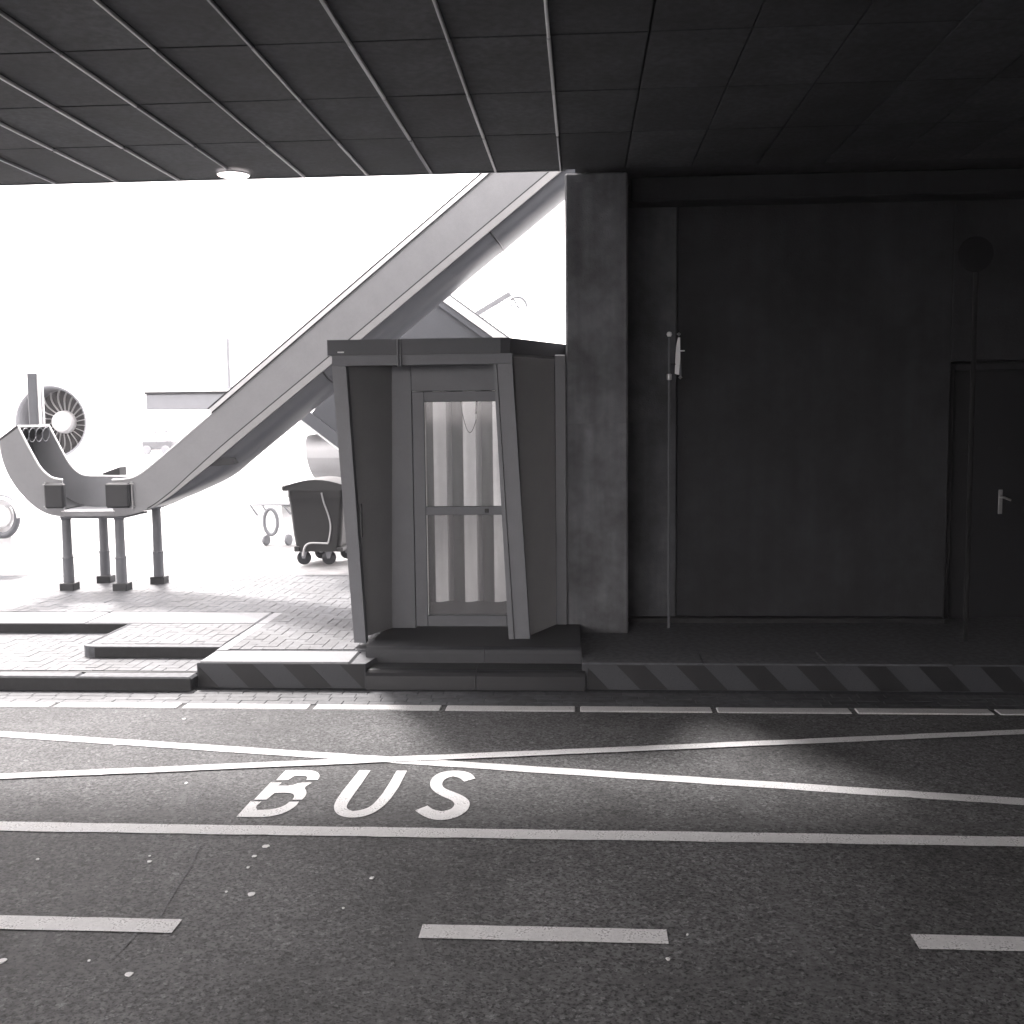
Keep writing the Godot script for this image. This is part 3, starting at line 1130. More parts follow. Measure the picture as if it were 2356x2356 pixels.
	prism(st, prof2, Vector3(-1.825, 0, 0), Vector3.BACK, Vector3.UP, Vector3(0.93, 0, 0))
	obj("step", st, M.step_rubber, b)
	st = mb()
	prism(st, prof2, Vector3(-0.891, 0, 0), Vector3.BACK, Vector3.UP, Vector3(0.91, 0, 0))
	obj("step", st, M.step_rubber, b)


# ---------- baggage slide ----------
func build_slide() -> void:
	var s := thing("baggage_slide", "long grey trough slide sweeping down from upper right to a curved-up end on four legs", "baggage slide", Vector3(-5.8, 0.22, -12.7))
	var zn := -12.3
	var zfar := -13.05
	var rimL := spline([Vector2(-6.72, 2.20), Vector2(-6.62, 1.99), Vector2(-6.49, 1.74), Vector2(-6.39, 1.63), Vector2(-6.31, 1.585), Vector2(-6.21, 1.57)], 0.03)
	var rimR := spline([Vector2(-5.60, 1.562), Vector2(-5.45, 1.57), Vector2(-5.33, 1.595), Vector2(-5.18, 1.68), Vector2(-4.91, 1.89), Vector2(-4.50, 2.22), Vector2(-2.8, 3.587), Vector2(-1.08, 4.97), Vector2(1.2, 6.80)], 0.05)
	var bot := spline([Vector2(-6.96, 2.04), Vector2(-6.95, 1.88), Vector2(-6.90, 1.70), Vector2(-6.82, 1.54), Vector2(-6.72, 1.40), Vector2(-6.60, 1.28), Vector2(-6.44, 1.175), Vector2(-6.24, 1.13), Vector2(-5.84, 1.125), Vector2(-5.50, 1.13), Vector2(-5.20, 1.205), Vector2(-4.90, 1.40), Vector2(-4.60, 1.655), Vector2(-4.13, 2.045), Vector2(-2.92, 2.99), Vector2(-1.71, 3.945), Vector2(1.2, 6.24)], 0.05)
	# near cheek in two pieces beside the opening, far cheek whole
	var upto := func(p: Array, x: float, left: bool) -> Array:
		var o := []
		for v in p:
			if (v.x <= x) == left:
				o.append(v)
		return o
	var bl: Array = upto.call(bot, -6.21, true)
	var brr: Array = upto.call(bot, -5.60, false)
	var bmid := []
	for v in bot:
		if v.x > -6.21 and v.x < -5.60:
			bmid.append(v)
	var polyl := PackedVector2Array(rimL)
	polyl.append(Vector2(-6.21, 1.13))
	var rb := bl.duplicate()
	rb.reverse()
	polyl.append_array(PackedVector2Array(rb))
	var polyr := PackedVector2Array(rimR)
	rb = brr.duplicate()
	rb.reverse()
	polyr.append_array(PackedVector2Array(rb))
	polyr.append(Vector2(-5.60, 1.127))
	var st := mb()
	prism(st, polyl, Vector3(0, 0, zn - 0.015), Vector3.RIGHT, Vector3.UP, Vector3(0, 0, 0.02))
	obj("near_side", st, M.cheek, s)
	st = mb()
	prism(st, polyr, Vector3(0, 0, zn - 0.015), Vector3.RIGHT, Vector3.UP, Vector3(0, 0, 0.02))
	obj("near_side", st, M.cheek, s)
	# low sill left in the opening
	st = mb()
	box(st, Vector3(-6.21, 1.127, zn - 0.02), Vector3(-5.60, 1.185, zn + 0.005), 0.004)
	obj("opening_sill", st, M.cheek, s)
	st = mb()
	tube(st, [Vector3(-6.24, 1.19, zn), Vector3(-5.58, 1.19, zn)], 0.009, 6)
	obj("sill_rim", st, M.rim, s)
	var farp := PackedVector2Array(rimL)
	farp.append_array(PackedVector2Array(rimR))
	rb = bot.duplicate()
	rb.reverse()
	farp.append_array(PackedVector2Array(rb))
	st = mb()
	prism(st, farp, Vector3(0, 0, zfar - 0.005), Vector3.RIGHT, Vector3.UP, Vector3(0, 0, 0.02))
	obj("far_side", st, M.trough, s)
	# sliding floor, a little above the bottom edge
	var r0 := []
	var r1 := []
	for v in bot:
		r0.append(Vector3(v.x + 0.01, v.y + 0.055, zn - 0.02))
		r1.append(Vector3(v.x + 0.01, v.y + 0.055, zfar + 0.016))
	st = mb()
	skin(st, [r0, r1])
	obj("slide_floor", st, M.trough, s)
	# rubber mat over the upturned end
	r0 = []
	r1 = []
	for v in bot:
		if v.x < -6.30:
			r0.append(Vector3(v.x + 0.024, v.y + 0.066, zn - 0.03))
			r1.append(Vector3(v.x + 0.024, v.y + 0.066, zfar + 0.03))
	st = mb()
	skin(st, [r0, r1])
	obj("rubber_mat", st, M.rubber, s)
	# end board across the upturned end
	st = mb()
	var e0 := Vector3(-6.96, 2.04, zn)
	var e1 := Vector3(-6.72, 2.20, zn)
	prism(st, PackedVector2Array([Vector2(-6.97, 2.03), Vector2(-6.72, 2.195), Vector2(-6.74, 2.225), Vector2(-6.985, 2.05)]), Vector3(0, 0, zfar - 0.005), Vector3.RIGHT, Vector3.UP, Vector3(0, 0, zn - zfar + 0.01))
	obj("end_board", st, M.dark_metal, s)
	st = mb()
	tube(st, [Vector3(-6.725, 2.212, zn), Vector3(-6.725, 2.212, zfar)], 0.014, 6)
	obj("end_rim", st, M.rim, s)
	for k in 4:
		st = mb()
		var pts := []
		var zc := zn - 0.12 - k * 0.165
		for i in 20:
			var w := TAU * i / 20.0
			var dd := 0.10 + 0.10 * sin(w)
			pts.append(Vector3(-6.715 - dd * 0.10 + 0.02, 2.19 - dd * 0.85, zc + 0.085 * cos(w)))
		tube(st, pts, 0.006, 5, true)
		obj("fringe_loop", st, M.leg, s)
	# rims along both top edges
	for part in [rimL, rimR]:
		st = mb()
		var a := []
		for v in part:
			a.append(Vector3(v.x, v.y, zn - 0.005))
		tube(st, a, 0.014, 6)
		obj("near_rim", st, M.rim, s)
	st = mb()
	var fa := []
	for v in rimL + rimR:
		fa.append(Vector3(v.x, v.y, zfar + 0.005))
	tube(st, fa, 0.014, 6)
	obj("far_rim", st, M.rim, s)
	# rail and seal along the straight run, over the near edge
	var dir := Vector2(1, 0.803).normalized()
	var nn := Vector2(-dir.y, dir.x)
	st = mb()
	var q0 := Vector2(-4.35, 2.34)
	var q1 := Vector2(1.2, 6.80)
	var off := func(p: Vector2, d: float, z: float) -> Vector3: return Vector3(p.x + nn.x * d, p.y + nn.y * d, z)
	prism(st, PackedVector2Array([q0 + nn * 0.018, q1 + nn * 0.018, q1 + nn * 0.065, q0 + nn * 0.065]), Vector3(0, 0, zn - 0.05), Vector3.RIGHT, Vector3.UP, Vector3(0, 0, 0.05))
	obj("top_rail", st, M.rim, s)
	st = mb()
	prism(st, PackedVector2Array([q0 + nn * 0.067, q1 + nn * 0.067, q1 + nn * 0.082, q0 + nn * 0.082]), Vector3(0, 0, zn - 0.06), Vector3.RIGHT, Vector3.UP, Vector3(0, 0, 0.062))
	obj("rail_cap", st, M.dark_metal, s)
	st = mb()
	prism(st, PackedVector2Array([q0 - nn * 0.004, q1 - nn * 0.004, q1 + nn * 0.014, q0 + nn * 0.014]), Vector3(0, 0, zn + 0.004), Vector3.RIGHT, Vector3.UP, Vector3(0, 0, 0.012))
	obj("seal", st, M.dark_metal, s)
	# flange under the near side: dark joint and pale strip
	var fl := PackedVector2Array()
	var fl2 := PackedVector2Array()
	var jt := PackedVector2Array()
	for i in brr.size():
		var v: Vector2 = brr[i]
		if v.x < -5.2:
			continue
		var tn: Vector2 = (brr[mini(i + 1, brr.size() - 1)] - brr[maxi(i - 1, 0)]).normalized()
		var m := Vector2(tn.y, -tn.x)
		var grow := clampf((v.x + 5.2) / 0.8, 0.0, 1.0)
		fl.append(v + m * 0.002)
		fl2.append(v + m * (0.004 + 0.075 * grow))
		jt.append(v - m * 0.012)
	var ring := fl.duplicate()
	var rv := Array(fl2)
	rv.reverse()
	ring.append_array(PackedVector2Array(rv))
	st = mb()
	prism(st, ring, Vector3(0, 0, zn - 0.03), Vector3.RIGHT, Vector3.UP, Vector3(0, 0, 0.045))
	obj("flange", st, M.flange, s)
	ring = jt.duplicate()
	rv = Array(fl)
	rv.reverse()
	ring.append_array(PackedVector2Array(rv))
	st = mb()
	prism(st, ring, Vector3(0, 0, zn + 0.003), Vector3.RIGHT, Vector3.UP, Vector3(0, 0, 0.008))
	obj("joint", st, M.dark_metal, s)
	# rounded belly under the sloping run, in three shells with seams
	var edges := [-5.35, -3.0, -1.02, 1.2]
	for k in 3:
		var rows := []
		for i in fl2.size():
			var v: Vector2 = fl2[i]
			if v.x < edges[k] - 0.07 or v.x > edges[k + 1]:
				continue
			var grow := clampf((v.x + 5.2) / 0.9, 0.0, 1.0)
			grow = grow * grow * (3.0 - 2.0 * grow)
			var tn: Vector2 = (fl2[mini(i + 1, fl2.size() - 1)] - fl2[maxi(i - 1, 0)]).normalized()
			var m := Vector2(tn.y, -tn.x)
			var row := []
			for j in 15:
				var w := PI * j / 14.0
				var dep := 0.20 * grow * pow(sin(w), 0.6) * (1.0 if k != 1 else 0.97)
				var z := lerpf(zn - 0.03, zfar - 0.005, 0.5 - 0.5 * cos(w))
				row.append(Vector3(v.x + m.x * dep, v.y + m.y * dep, z))
			rows.append(row)
		st = mb()
		skin(st, rows)
		obj("belly_shell", st, M.belly, s)
		if k < 2:
			st = mb()
			tube(st, rows[rows.size() - 1], 0.012, 5)
			obj("shell_seam", st, M.dark_metal, s)
	st = mb()
	prism(st, PackedVector2Array([Vector2(-4.42, 1.715), Vector2(-4.30, 1.81), Vector2(-4.10, 1.815), Vector2(-4.10, 1.745), Vector2(-4.22, 1.73)]), Vector3(0, 0, zn - 0.35), Vector3.RIGHT, Vector3.UP, Vector3(0, 0, 0.34))
	obj("bracket", st, M.dark_metal, s)
	# bottom of the level part
	st = mb()
	box(st, Vector3(-6.22, 1.10, zfar + 0.02), Vector3(-5.48, 1.124, zn - 0.02), 0.008)
	obj("base_plate", st, M.belly, s)
	# legs with collars and feet
	for L in [Vector2(-6.25, -12.42), Vector2(-6.06, -13.0), Vector2(-5.58, -12.40), Vector2(-5.33, -12.92)]:
		st = mb()
		var top := 1.122 if L.x < -5.4 else 1.20
		lathe(st, [Vector2(0.0, 0.30), Vector2(0.064, 0.30), Vector2(0.064, 0.62), Vector2(0.059, 0.63), Vector2(0.057, 0.66), Vector2(0.054, top - 0.05), Vector2(0.072, top), Vector2(0.0, top)], Transform3D(Basis.IDENTITY, Vector3(L.x, 0, L.y)), 20)
		var leg := obj("leg", st, M.leg, s)
		st = mb()
		lathe(st, [Vector2(0.062, 0.60), Vector2(0.068, 0.605), Vector2(0.068, 0.625), Vector2(0.062, 0.63)], Transform3D(Basis.IDENTITY, Vector3(L.x, 0, L.y)), 20)
		obj("collar", st, M.leg, leg)
		st = mb()
		box(st, Vector3(L.x - 0.085, 0.21, L.y - 0.085), Vector3(L.x + 0.095, 0.31, L.y + 0.085), 0.008)
		obj("foot", st, M.dark_metal, leg)
	# dark hinge boxes at both sides of the opening
	for x in [[-6.40, -6.16], [-5.65, -5.36]]:
		st = mb()
		box(st, Vector3(x[0], 1.235, zn + 0.012), Vector3(x[1], 1.53, zn + 0.10), 0.02)
		var hb := obj("hinge_box", st, M.dark_metal, s)
		var hx: float = x[0] - 0.01 if x[0] < -6.0 else x[1] + 0.01
		st = mb()
		tube(st, [Vector3(hx, 1.22, zn + 0.03), Vector3(hx, 1.545, zn + 0.03)], 0.013, 8)
		for y in [1.25, 1.515]:
			tube(st, [Vector3(hx - 0.03, y, zn + 0.035), Vector3(hx + 0.03, y, zn + 0.035)], 0.008, 6)
		obj("hinge_pin", st, M.steel, hb)
	# post behind the end, with a pale conduit
	st = mb()
	box(st, Vector3(-7.0, 1.75, -13.20), Vector3(-6.88, 2.88, -13.07), 0.01)
	var po := obj("post", st, M.leg, s)
	st = mb()
	tube(st, [Vector3(-6.855, 1.95, -13.09), Vector3(-6.855, 2.83, -13.09), Vector3(-6.86, 2.87, -13.10)], 0.019, 8)
	obj("conduit", st, M.rim, po)
	st = mb()
	tube(st, [Vector3(-6.815, 1.95, -13.10), Vector3(-6.815, 2.72, -13.10)], 0.014, 8)
	obj("conduit", st, M.rim, po)
	# small dark box hung on the far edge
	st = mb()
	prism(st, PackedVector2Array([Vector2(-6.06, 1.48), Vector2(-5.85, 1.48), Vector2(-5.85, 1.68), Vector2(-6.08, 1.60)]), Vector3(0, 0, -13.28), Vector3.RIGHT, Vector3.UP, Vector3(0, 0, 0.2))
	obj("control_box", st, M.dark_metal, s)


func build_gangway() -> void:
	# second chute crossing behind the first, running down to the right behind the booth
	var g := thing("covered_chute", "broad pale covered chute sloping down to the right behind the booth roof", "chute", Vector3(-2.3, 0.2, -14.8))
	var d := Vector2(1.0, -0.735).normalized()
	var st := mb()
	# outline in the picture plane, upper-left end cut along the slide
	var topa := Vector2(-2.55, 4.487)
	var top := func(x: float) -> float: return 3.87 - (x + 1.71) * 0.735
	var low := func(x: float) -> float: return 2.27 - (x + 3.81) * 0.775
	var zf := -14.2
	var zb := -15.3
	var xr := 0.2
	var xl := -3.86
	var cut := PackedVector2Array([Vector2(-2.35, top.call(-2.35) - 0.26), Vector2(xr, top.call(xr) - 0.26), Vector2(xr, maxf(low.call(xr) + 0.20, 0.3)), Vector2(-1.9, low.call(-1.9) + 0.20), Vector2(xl + 0.22, low.call(xl + 0.22) + 0.20)])
	prism(st, cut, Vector3(0, 0, zb), Vector3.RIGHT, Vector3.UP, Vector3(0, 0, zf - zb))
	obj("side_sheet", st, M.slate, g)
	st = mb()
	prism(st, PackedVector2Array([Vector2(-2.2, top.call(-2.2)), Vector2(xr, top.call(xr)), Vector2(xr, top.call(xr) - 0.16), Vector2(-2.2, top.call(-2.2) - 0.16)]), Vector3(0, 0, zb), Vector3.RIGHT, Vector3.UP, Vector3(0, 0, zf - zb + 0.05))
	obj("cover", st, M.white, g)
	st = mb()
	prism(st, PackedVector2Array([Vector2(-2.1, top.call(-2.1) - 0.003), Vector2(xr, top.call(xr) - 0.003), Vector2(xr, top.call(xr) - 0.024), Vector2(-2.1, top.call(-2.1) - 0.024)]), Vector3(0, 0, zf + 0.05), Vector3.RIGHT, Vector3.UP, Vector3(0, 0, 0.006))
	obj("cover_edge", st, M.mid, g)
	st = mb()
	prism(st, PackedVector2Array([Vector2(-2.3, top.call(-2.3) - 0.165), Vector2(xr, top.call(xr) - 0.165), Vector2(xr, top.call(xr) - 0.262), Vector2(-2.3, top.call(-2.3) - 0.262)]), Vector3(0, 0, zb + 0.02), Vector3.RIGHT, Vector3.UP, Vector3(0, 0, zf - zb + 0.01))
	obj("upper_band", st, M.belly, g)
	st = mb()
	prism(st, PackedVector2Array([Vector2(xl, low.call(xl)), Vector2(xl + 0.2, low.call(xl + 0.2) + 0.195), Vector2(-1.9, low.call(-1.9) + 0.195), Vector2(-1.9, low.call(-1.9))]), Vector3(0, 0, zb + 0.02), Vector3.RIGHT, Vector3.UP, Vector3(0, 0, zf - zb + 0.01))
	obj("lower_band", st, M.belly, g)
	st = mb()
	prism(st, PackedVector2Array([Vector2(xl + 0.02, low.call(xl + 0.02) - 0.004), Vector2(-1.9, low.call(-1.9) - 0.004), Vector2(-1.9, low.call(-1.9) - 0.03), Vector2(xl + 0.04, low.call(xl + 0.04) - 0.03)]), Vector3(0, 0, zb), Vector3.RIGHT, Vector3.UP, Vector3(0, 0, zf - zb + 0.04))
	obj("lower_edge", st, M.white, g)
	st = mb()
	box(st, Vector3(-1.2, 0.2, -14.9), Vector3(-1.0, 1.6, -14.7), 0.01)
	obj("support", st, M.mid, g)


func build_bridge() -> void:
	# passenger boarding bridge: low beam with pale cabin above
	var b := thing("boarding_bridge", "pale boarding bridge on a grey edge beam beyond the slide", "boarding bridge", Vector3(-8.0, 0.2, -22.5))
	var st := mb()
	box(st, Vector3(-9.20, 2.47, -25.0), Vector3(-3.0, 2.79, -22.0), 0.01)
	obj("floor_beam", st, M.pale, b)
	st = mb()
	box(st, Vector3(-9.27, 2.835, -25.0), Vector3(-3.0, 2.885, -21.93), 0.008)
	obj("floor_edge", st, M.white, b)
	st = mb()
	box(st, Vector3(-9.22, 2.792, -24.9), Vector3(-3.0, 2.834, -21.97), 0.0)
	obj("shadow_gap", st, M.dark_metal, b)
	st = mb()
	box(st, Vector3(-7.42, 2.886, -25.0), Vector3(-3.0, 5.7, -22.3), 0.03)
	obj("cabin_wall", st, M.white, b)
	st = mb()
	box(st, Vector3(-8.37, 2.886, -25.0), Vector3(-7.43, 5.7, -22.55), 0.03)
	obj("cabin_wall", st, M.white, b)
	st = mb()
	box(st, Vector3(-7.49, 2.886, -22.3), Vector3(-7.455, 3.95, -22.2), 0.004)
	box(st, Vector3(-7.62, 2.886, -22.3), Vector3(-7.38, 2.93, -22.1), 0.004)
	obj("jamb", st, M.pale, b)
	st = mb()
	box(st, Vector3(-8.46, 2.886, -22.35), Vector3(-8.28, 2.915, -22.1), 0.004)
	obj("bollard_foot", st, M.pale, b)
	# column that carries it, hidden behind the slide
	st = mb()
	lathe(st, [Vector2(0.0, 0.2), Vector2(0.3, 0.2), Vector2(0.3, 2.46), Vector2(0.0, 2.46)], Transform3D(Basis.IDENTITY, Vector3(-3.4, 0, -23.5)), 20)
	obj("column", st, M.white, b)


func build_engine() -> void:
	var c := Vector3(-13.35, 2.21, -26.0)
	var e := thing("aircraft_engine", "jet engine with dark fan blades and white spinner seen from the front", "aircraft engine", Vector3(-13.35, 0.2, -27.0))
	# axis: lathe y points towards the camera (+z)
	var xf := Transform3D(Basis(Vector3.RIGHT, Vector3.BACK, Vector3.DOWN), c)
	var st := mb()
	lathe(st, [Vector2(0.60, -3.6), Vector2(0.85, -2.6), Vector2(1.04, -1.6), Vector2(1.08, -0.9), Vector2(1.05, -0.35), Vector2(1.0, -0.12), Vector2(0.955, -0.03), Vector2(0.925, 0.0)], xf, 56)
	obj("cowling", st, M.white, e)
	st = mb()
	lathe(st, [Vector2(0.925, 0.0), Vector2(0.885, -0.01), Vector2(0.85, -0.06), Vector2(0.835, -0.15), Vector2(0.83, -0.30)], xf, 56)
	obj("intake_lip", st, M.mid, e)
	st = mb()
	lathe(st, [Vector2(0.83, -0.30), Vector2(0.835, -0.9)], xf, 56)
	obj("intake_duct", st, M.belly, e)
	st = mb()
	lathe(st, [Vector2(0.834, -0.86), Vector2(0.0, -0.86)], xf, 56)
	obj("fan_back", st, M.fan_dark, e)
	st = mb()
	lathe(st, [Vector2(0.30, -0.76), Vector2(0.29, -0.64), Vector2(0.25, -0.52), Vector2(0.17, -0.42), Vector2(0.07, -0.36), Vector2(0.0, -0.35)], xf, 28)
	obj("spinner", st, M.white, e)
	var n := 22
	for k in n:
		var w := TAU * k / n
		var rows := []
		for i in 9:
			var t := i / 8.0
			var r := lerpf(0.235, 0.825, t)
			var a := w + 0.20 * sin(t * 2.4) - 0.16 * t
			var tw := lerpf(1.25, 0.95, t)   # blade turns from axial to nearly flat
			var half := lerpf(0.030, 0.040, t)
			var cx := Vector3(cos(a), sin(a), 0)
			var tg := Vector3(-sin(a), cos(a), 0)
			var edge := tg * cos(tw) * half * 0.25 + Vector3(0, 0, 1) * sin(tw) * half
			var mid := c + cx * r + Vector3(0, 0, -0.72)
			rows.append([mid - edge - tg * 0.006, mid + edge - tg * 0.006, mid + edge + tg * 0.006, mid - edge + tg * 0.006])
		st = mb()
		skin(st, rows)
		obj("fan_blade", st, M.blade, e)
	st = mb()
	box(st, c + Vector3(-0.14, 0.85, -4.2), c + Vector3(0.14, 1.35, -1.4), 0.06)
	obj("pylon", st, M.white, e)


func wheel_mesh(st: SurfaceTool, at: Vector3, r: float, w: float, axis: Vector3) -> void:
	var y := axis.normalized()
	var x := y.cross(Vector3.UP).normalized()
	if x.length() < 0.5:
		x = Vector3.RIGHT
	var xf := Transform3D(Basis(x, y, x.cross(y)), at)
	lathe(st, [Vector2(0, -w / 2), Vector2(r * 0.8, -w / 2), Vector2(r * 0.95, -w * 0.42), Vector2(r, -w * 0.2), Vector2(r, w * 0.2), Vector2(r * 0.95, w * 0.42), Vector2(r * 0.8, w / 2), Vector2(0, w / 2)], xf, 22)


func build_bin() -> void:
	var b := thing("wheeled_bin", "black four-wheeled waste bin with a bent steel bar, left of the booth", "waste bin", Vector3(-3.65, 0.22, -14.5))
	var zc := -14.85
	# tapered body: rounded rectangle sections from bottom to top
	var sect := func(cx: float, hx: float, hz: float, y: float, r: float) -> Array:
		var o := []
		for q in 4:
			var sx: float = [1, -1, -1, 1][q]
			var sz: float = [1, 1, -1, -1][q]
			for i in 5:
				var w := PI / 2.0 * q + PI / 2.0 * i / 4.0
				o.append(Vector3(cx + sx * (hx - r) + cos(w) * r, y, zc + sz * (hz - r) + sin(w) * r))
		o.append(o[0])
		return o
	var st := mb()
	var rows := []
	for v in [[0.30, 0.36, 0.41], [0.31, 0.36, 0.44], [0.325, 0.365, 0.52], [0.345, 0.375, 0.66], [0.375, 0.39, 1.0], [0.392, 0.40, 1.16], [0.40, 0.41, 1.18], [0.40, 0.41, 1.30]]:
		rows.append(sect.call(-3.69, v[0], v[1], v[2], 0.07))
	skin(st, rows, true)
	var idx: Array = rows[0]
	for i in idx.size() - 1:
		tri(st, Vector3(-3.69, 0.41, zc), idx[i], idx[i + 1], Vector3.DOWN, Vector3.DOWN, Vector3.DOWN)
	obj("bin_body", st, M.bin, b)
	# domed lid with rim
	st = mb()
	rows = []
	for i in 9:
		var t := i / 8.0
		var x := lerpf(-4.105, -3.275, t)
		var row := []
		for j in 9:
			var z := lerpf(zc - 0.43, zc + 0.43, j / 8.0)
			row.append(Vector3(x, 1.315 + 0.105 * sin(PI * clampf(t * 0.85 + 0.07, 0, 1)), z))
		rows.append(row)
	skin(st, rows)
	for j in [0, 8]:
		for i in 8:
			quad(st, rows[i][j], rows[i + 1][j], Vector3(rows[i + 1][j].x, 1.27, rows[i + 1][j].z), Vector3(rows[i][j].x, 1.27, rows[i][j].z), Vector3(0, 0, -1 if j == 0 else 1))
	for i in [0, 8]:
		quad(st, rows[i][0], rows[i][8], Vector3(rows[i][8].x, 1.27, rows[i][8].z), Vector3(rows[i][0].x, 1.27, rows[i][0].z), Vector3(-1 if i == 0 else 1, 0, 0))
	obj("lid", st, M.bin_lid, b)
	# grips at the corners
	for x in [-4.14, -3.25]:
		st = mb()
		box(st, Vector3(x - 0.04, 1.26, zc + 0.10), Vector3(x + 0.05, 1.34, zc + 0.36), 0.02)
		obj("grip", st, M.bin, b)
	st = mb()
	box(st, Vector3(-4.10, 1.10, zc - 0.3), Vector3(-4.05, 1.24, zc + 0.3), 0.02)
	obj("trunnion", st, M.bin, b)
	# bent steel bar on the front
	st = mb()
	var zf := zc + 0.425
	var bar := []
	for p in spline([Vector2(-3.60, 1.24), Vector2(-3.57, 1.10), Vector2(-3.51, 0.92), Vector2(-3.485, 0.78), Vector2(-3.50, 0.64), Vector2(-3.525, 0.535)], 0.04):
		bar.append(Vector3(p.x, p.y, zf - 0.015 + 0.02 * absf(p.y - 0.9)))
	tube(st, bar, 0.012, 8)
	obj("bar", st, M.steel, b)
	st = mb()
	bar = []
	for p in spline([Vector2(-3.52, 0.535), Vector2(-3.65, 0.54), Vector2(-3.77, 0.54), Vector2(-3.83, 0.51), Vector2(-3.86, 0.45), Vector2(-3.875, 0.36)], 0.03):
		bar.append(Vector3(p.x, p.y, zf + 0.02))
	tube(st, bar, 0.015, 8)
	obj("foot_pedal", st, M.steel, b)
	st = mb()
	box(st, Vector3(-4.02, 0.41, zc - 0.3), Vector3(-3.94, 0.49, zc + 0.38), 0.01)
	obj("chassis", st, M.bin, b)
	st = mb()
	box(st, Vector3(-3.42, 0.41, zc - 0.3), Vector3(-3.33, 0.47, zc + 0.38), 0.01)
	obj("chassis", st, M.bin, b)
	# castors
	for p in [Vector3(-3.90, 0.32, zc + 0.30), Vector3(-3.545, 0.32, zc + 0.30), Vector3(-3.80, 0.32, zc - 0.30), Vector3(-3.42, 0.32, zc - 0.30)]:
		st = mb()
		wheel_mesh(st, p, 0.10, 0.05, Vector3(0.35 if p.x < -3.7 else 0.15, 0, 1))
		var w := obj("castor_wheel", st, M.tyre, b)
		st = mb()
		prism(st, PackedVector2Array([Vector2(p.x - 0.02, 0.31), Vector2(p.x + 0.02, 0.31), Vector2(p.x + 0.06, 0.42), Vector2(p.x - 0.05, 0.42)]), Vector3(0, 0, p.z + 0.03), Vector3.RIGHT, Vector3.UP, Vector3(0, 0, 0.008))
		obj("fork", st, M.mid, w)
		st = mb()
		prism(st, PackedVector2Array([Vector2(p.x - 0.02, 0.31), Vector2(p.x + 0.02, 0.31), Vector2(p.x + 0.06, 0.42), Vector2(p.x - 0.05, 0.42)]), Vector3(0, 0, p.z - 0.04), Vector3.RIGHT, Vector3.UP, Vector3(0, 0, 0.008))
		obj("fork", st, M.mid, w)


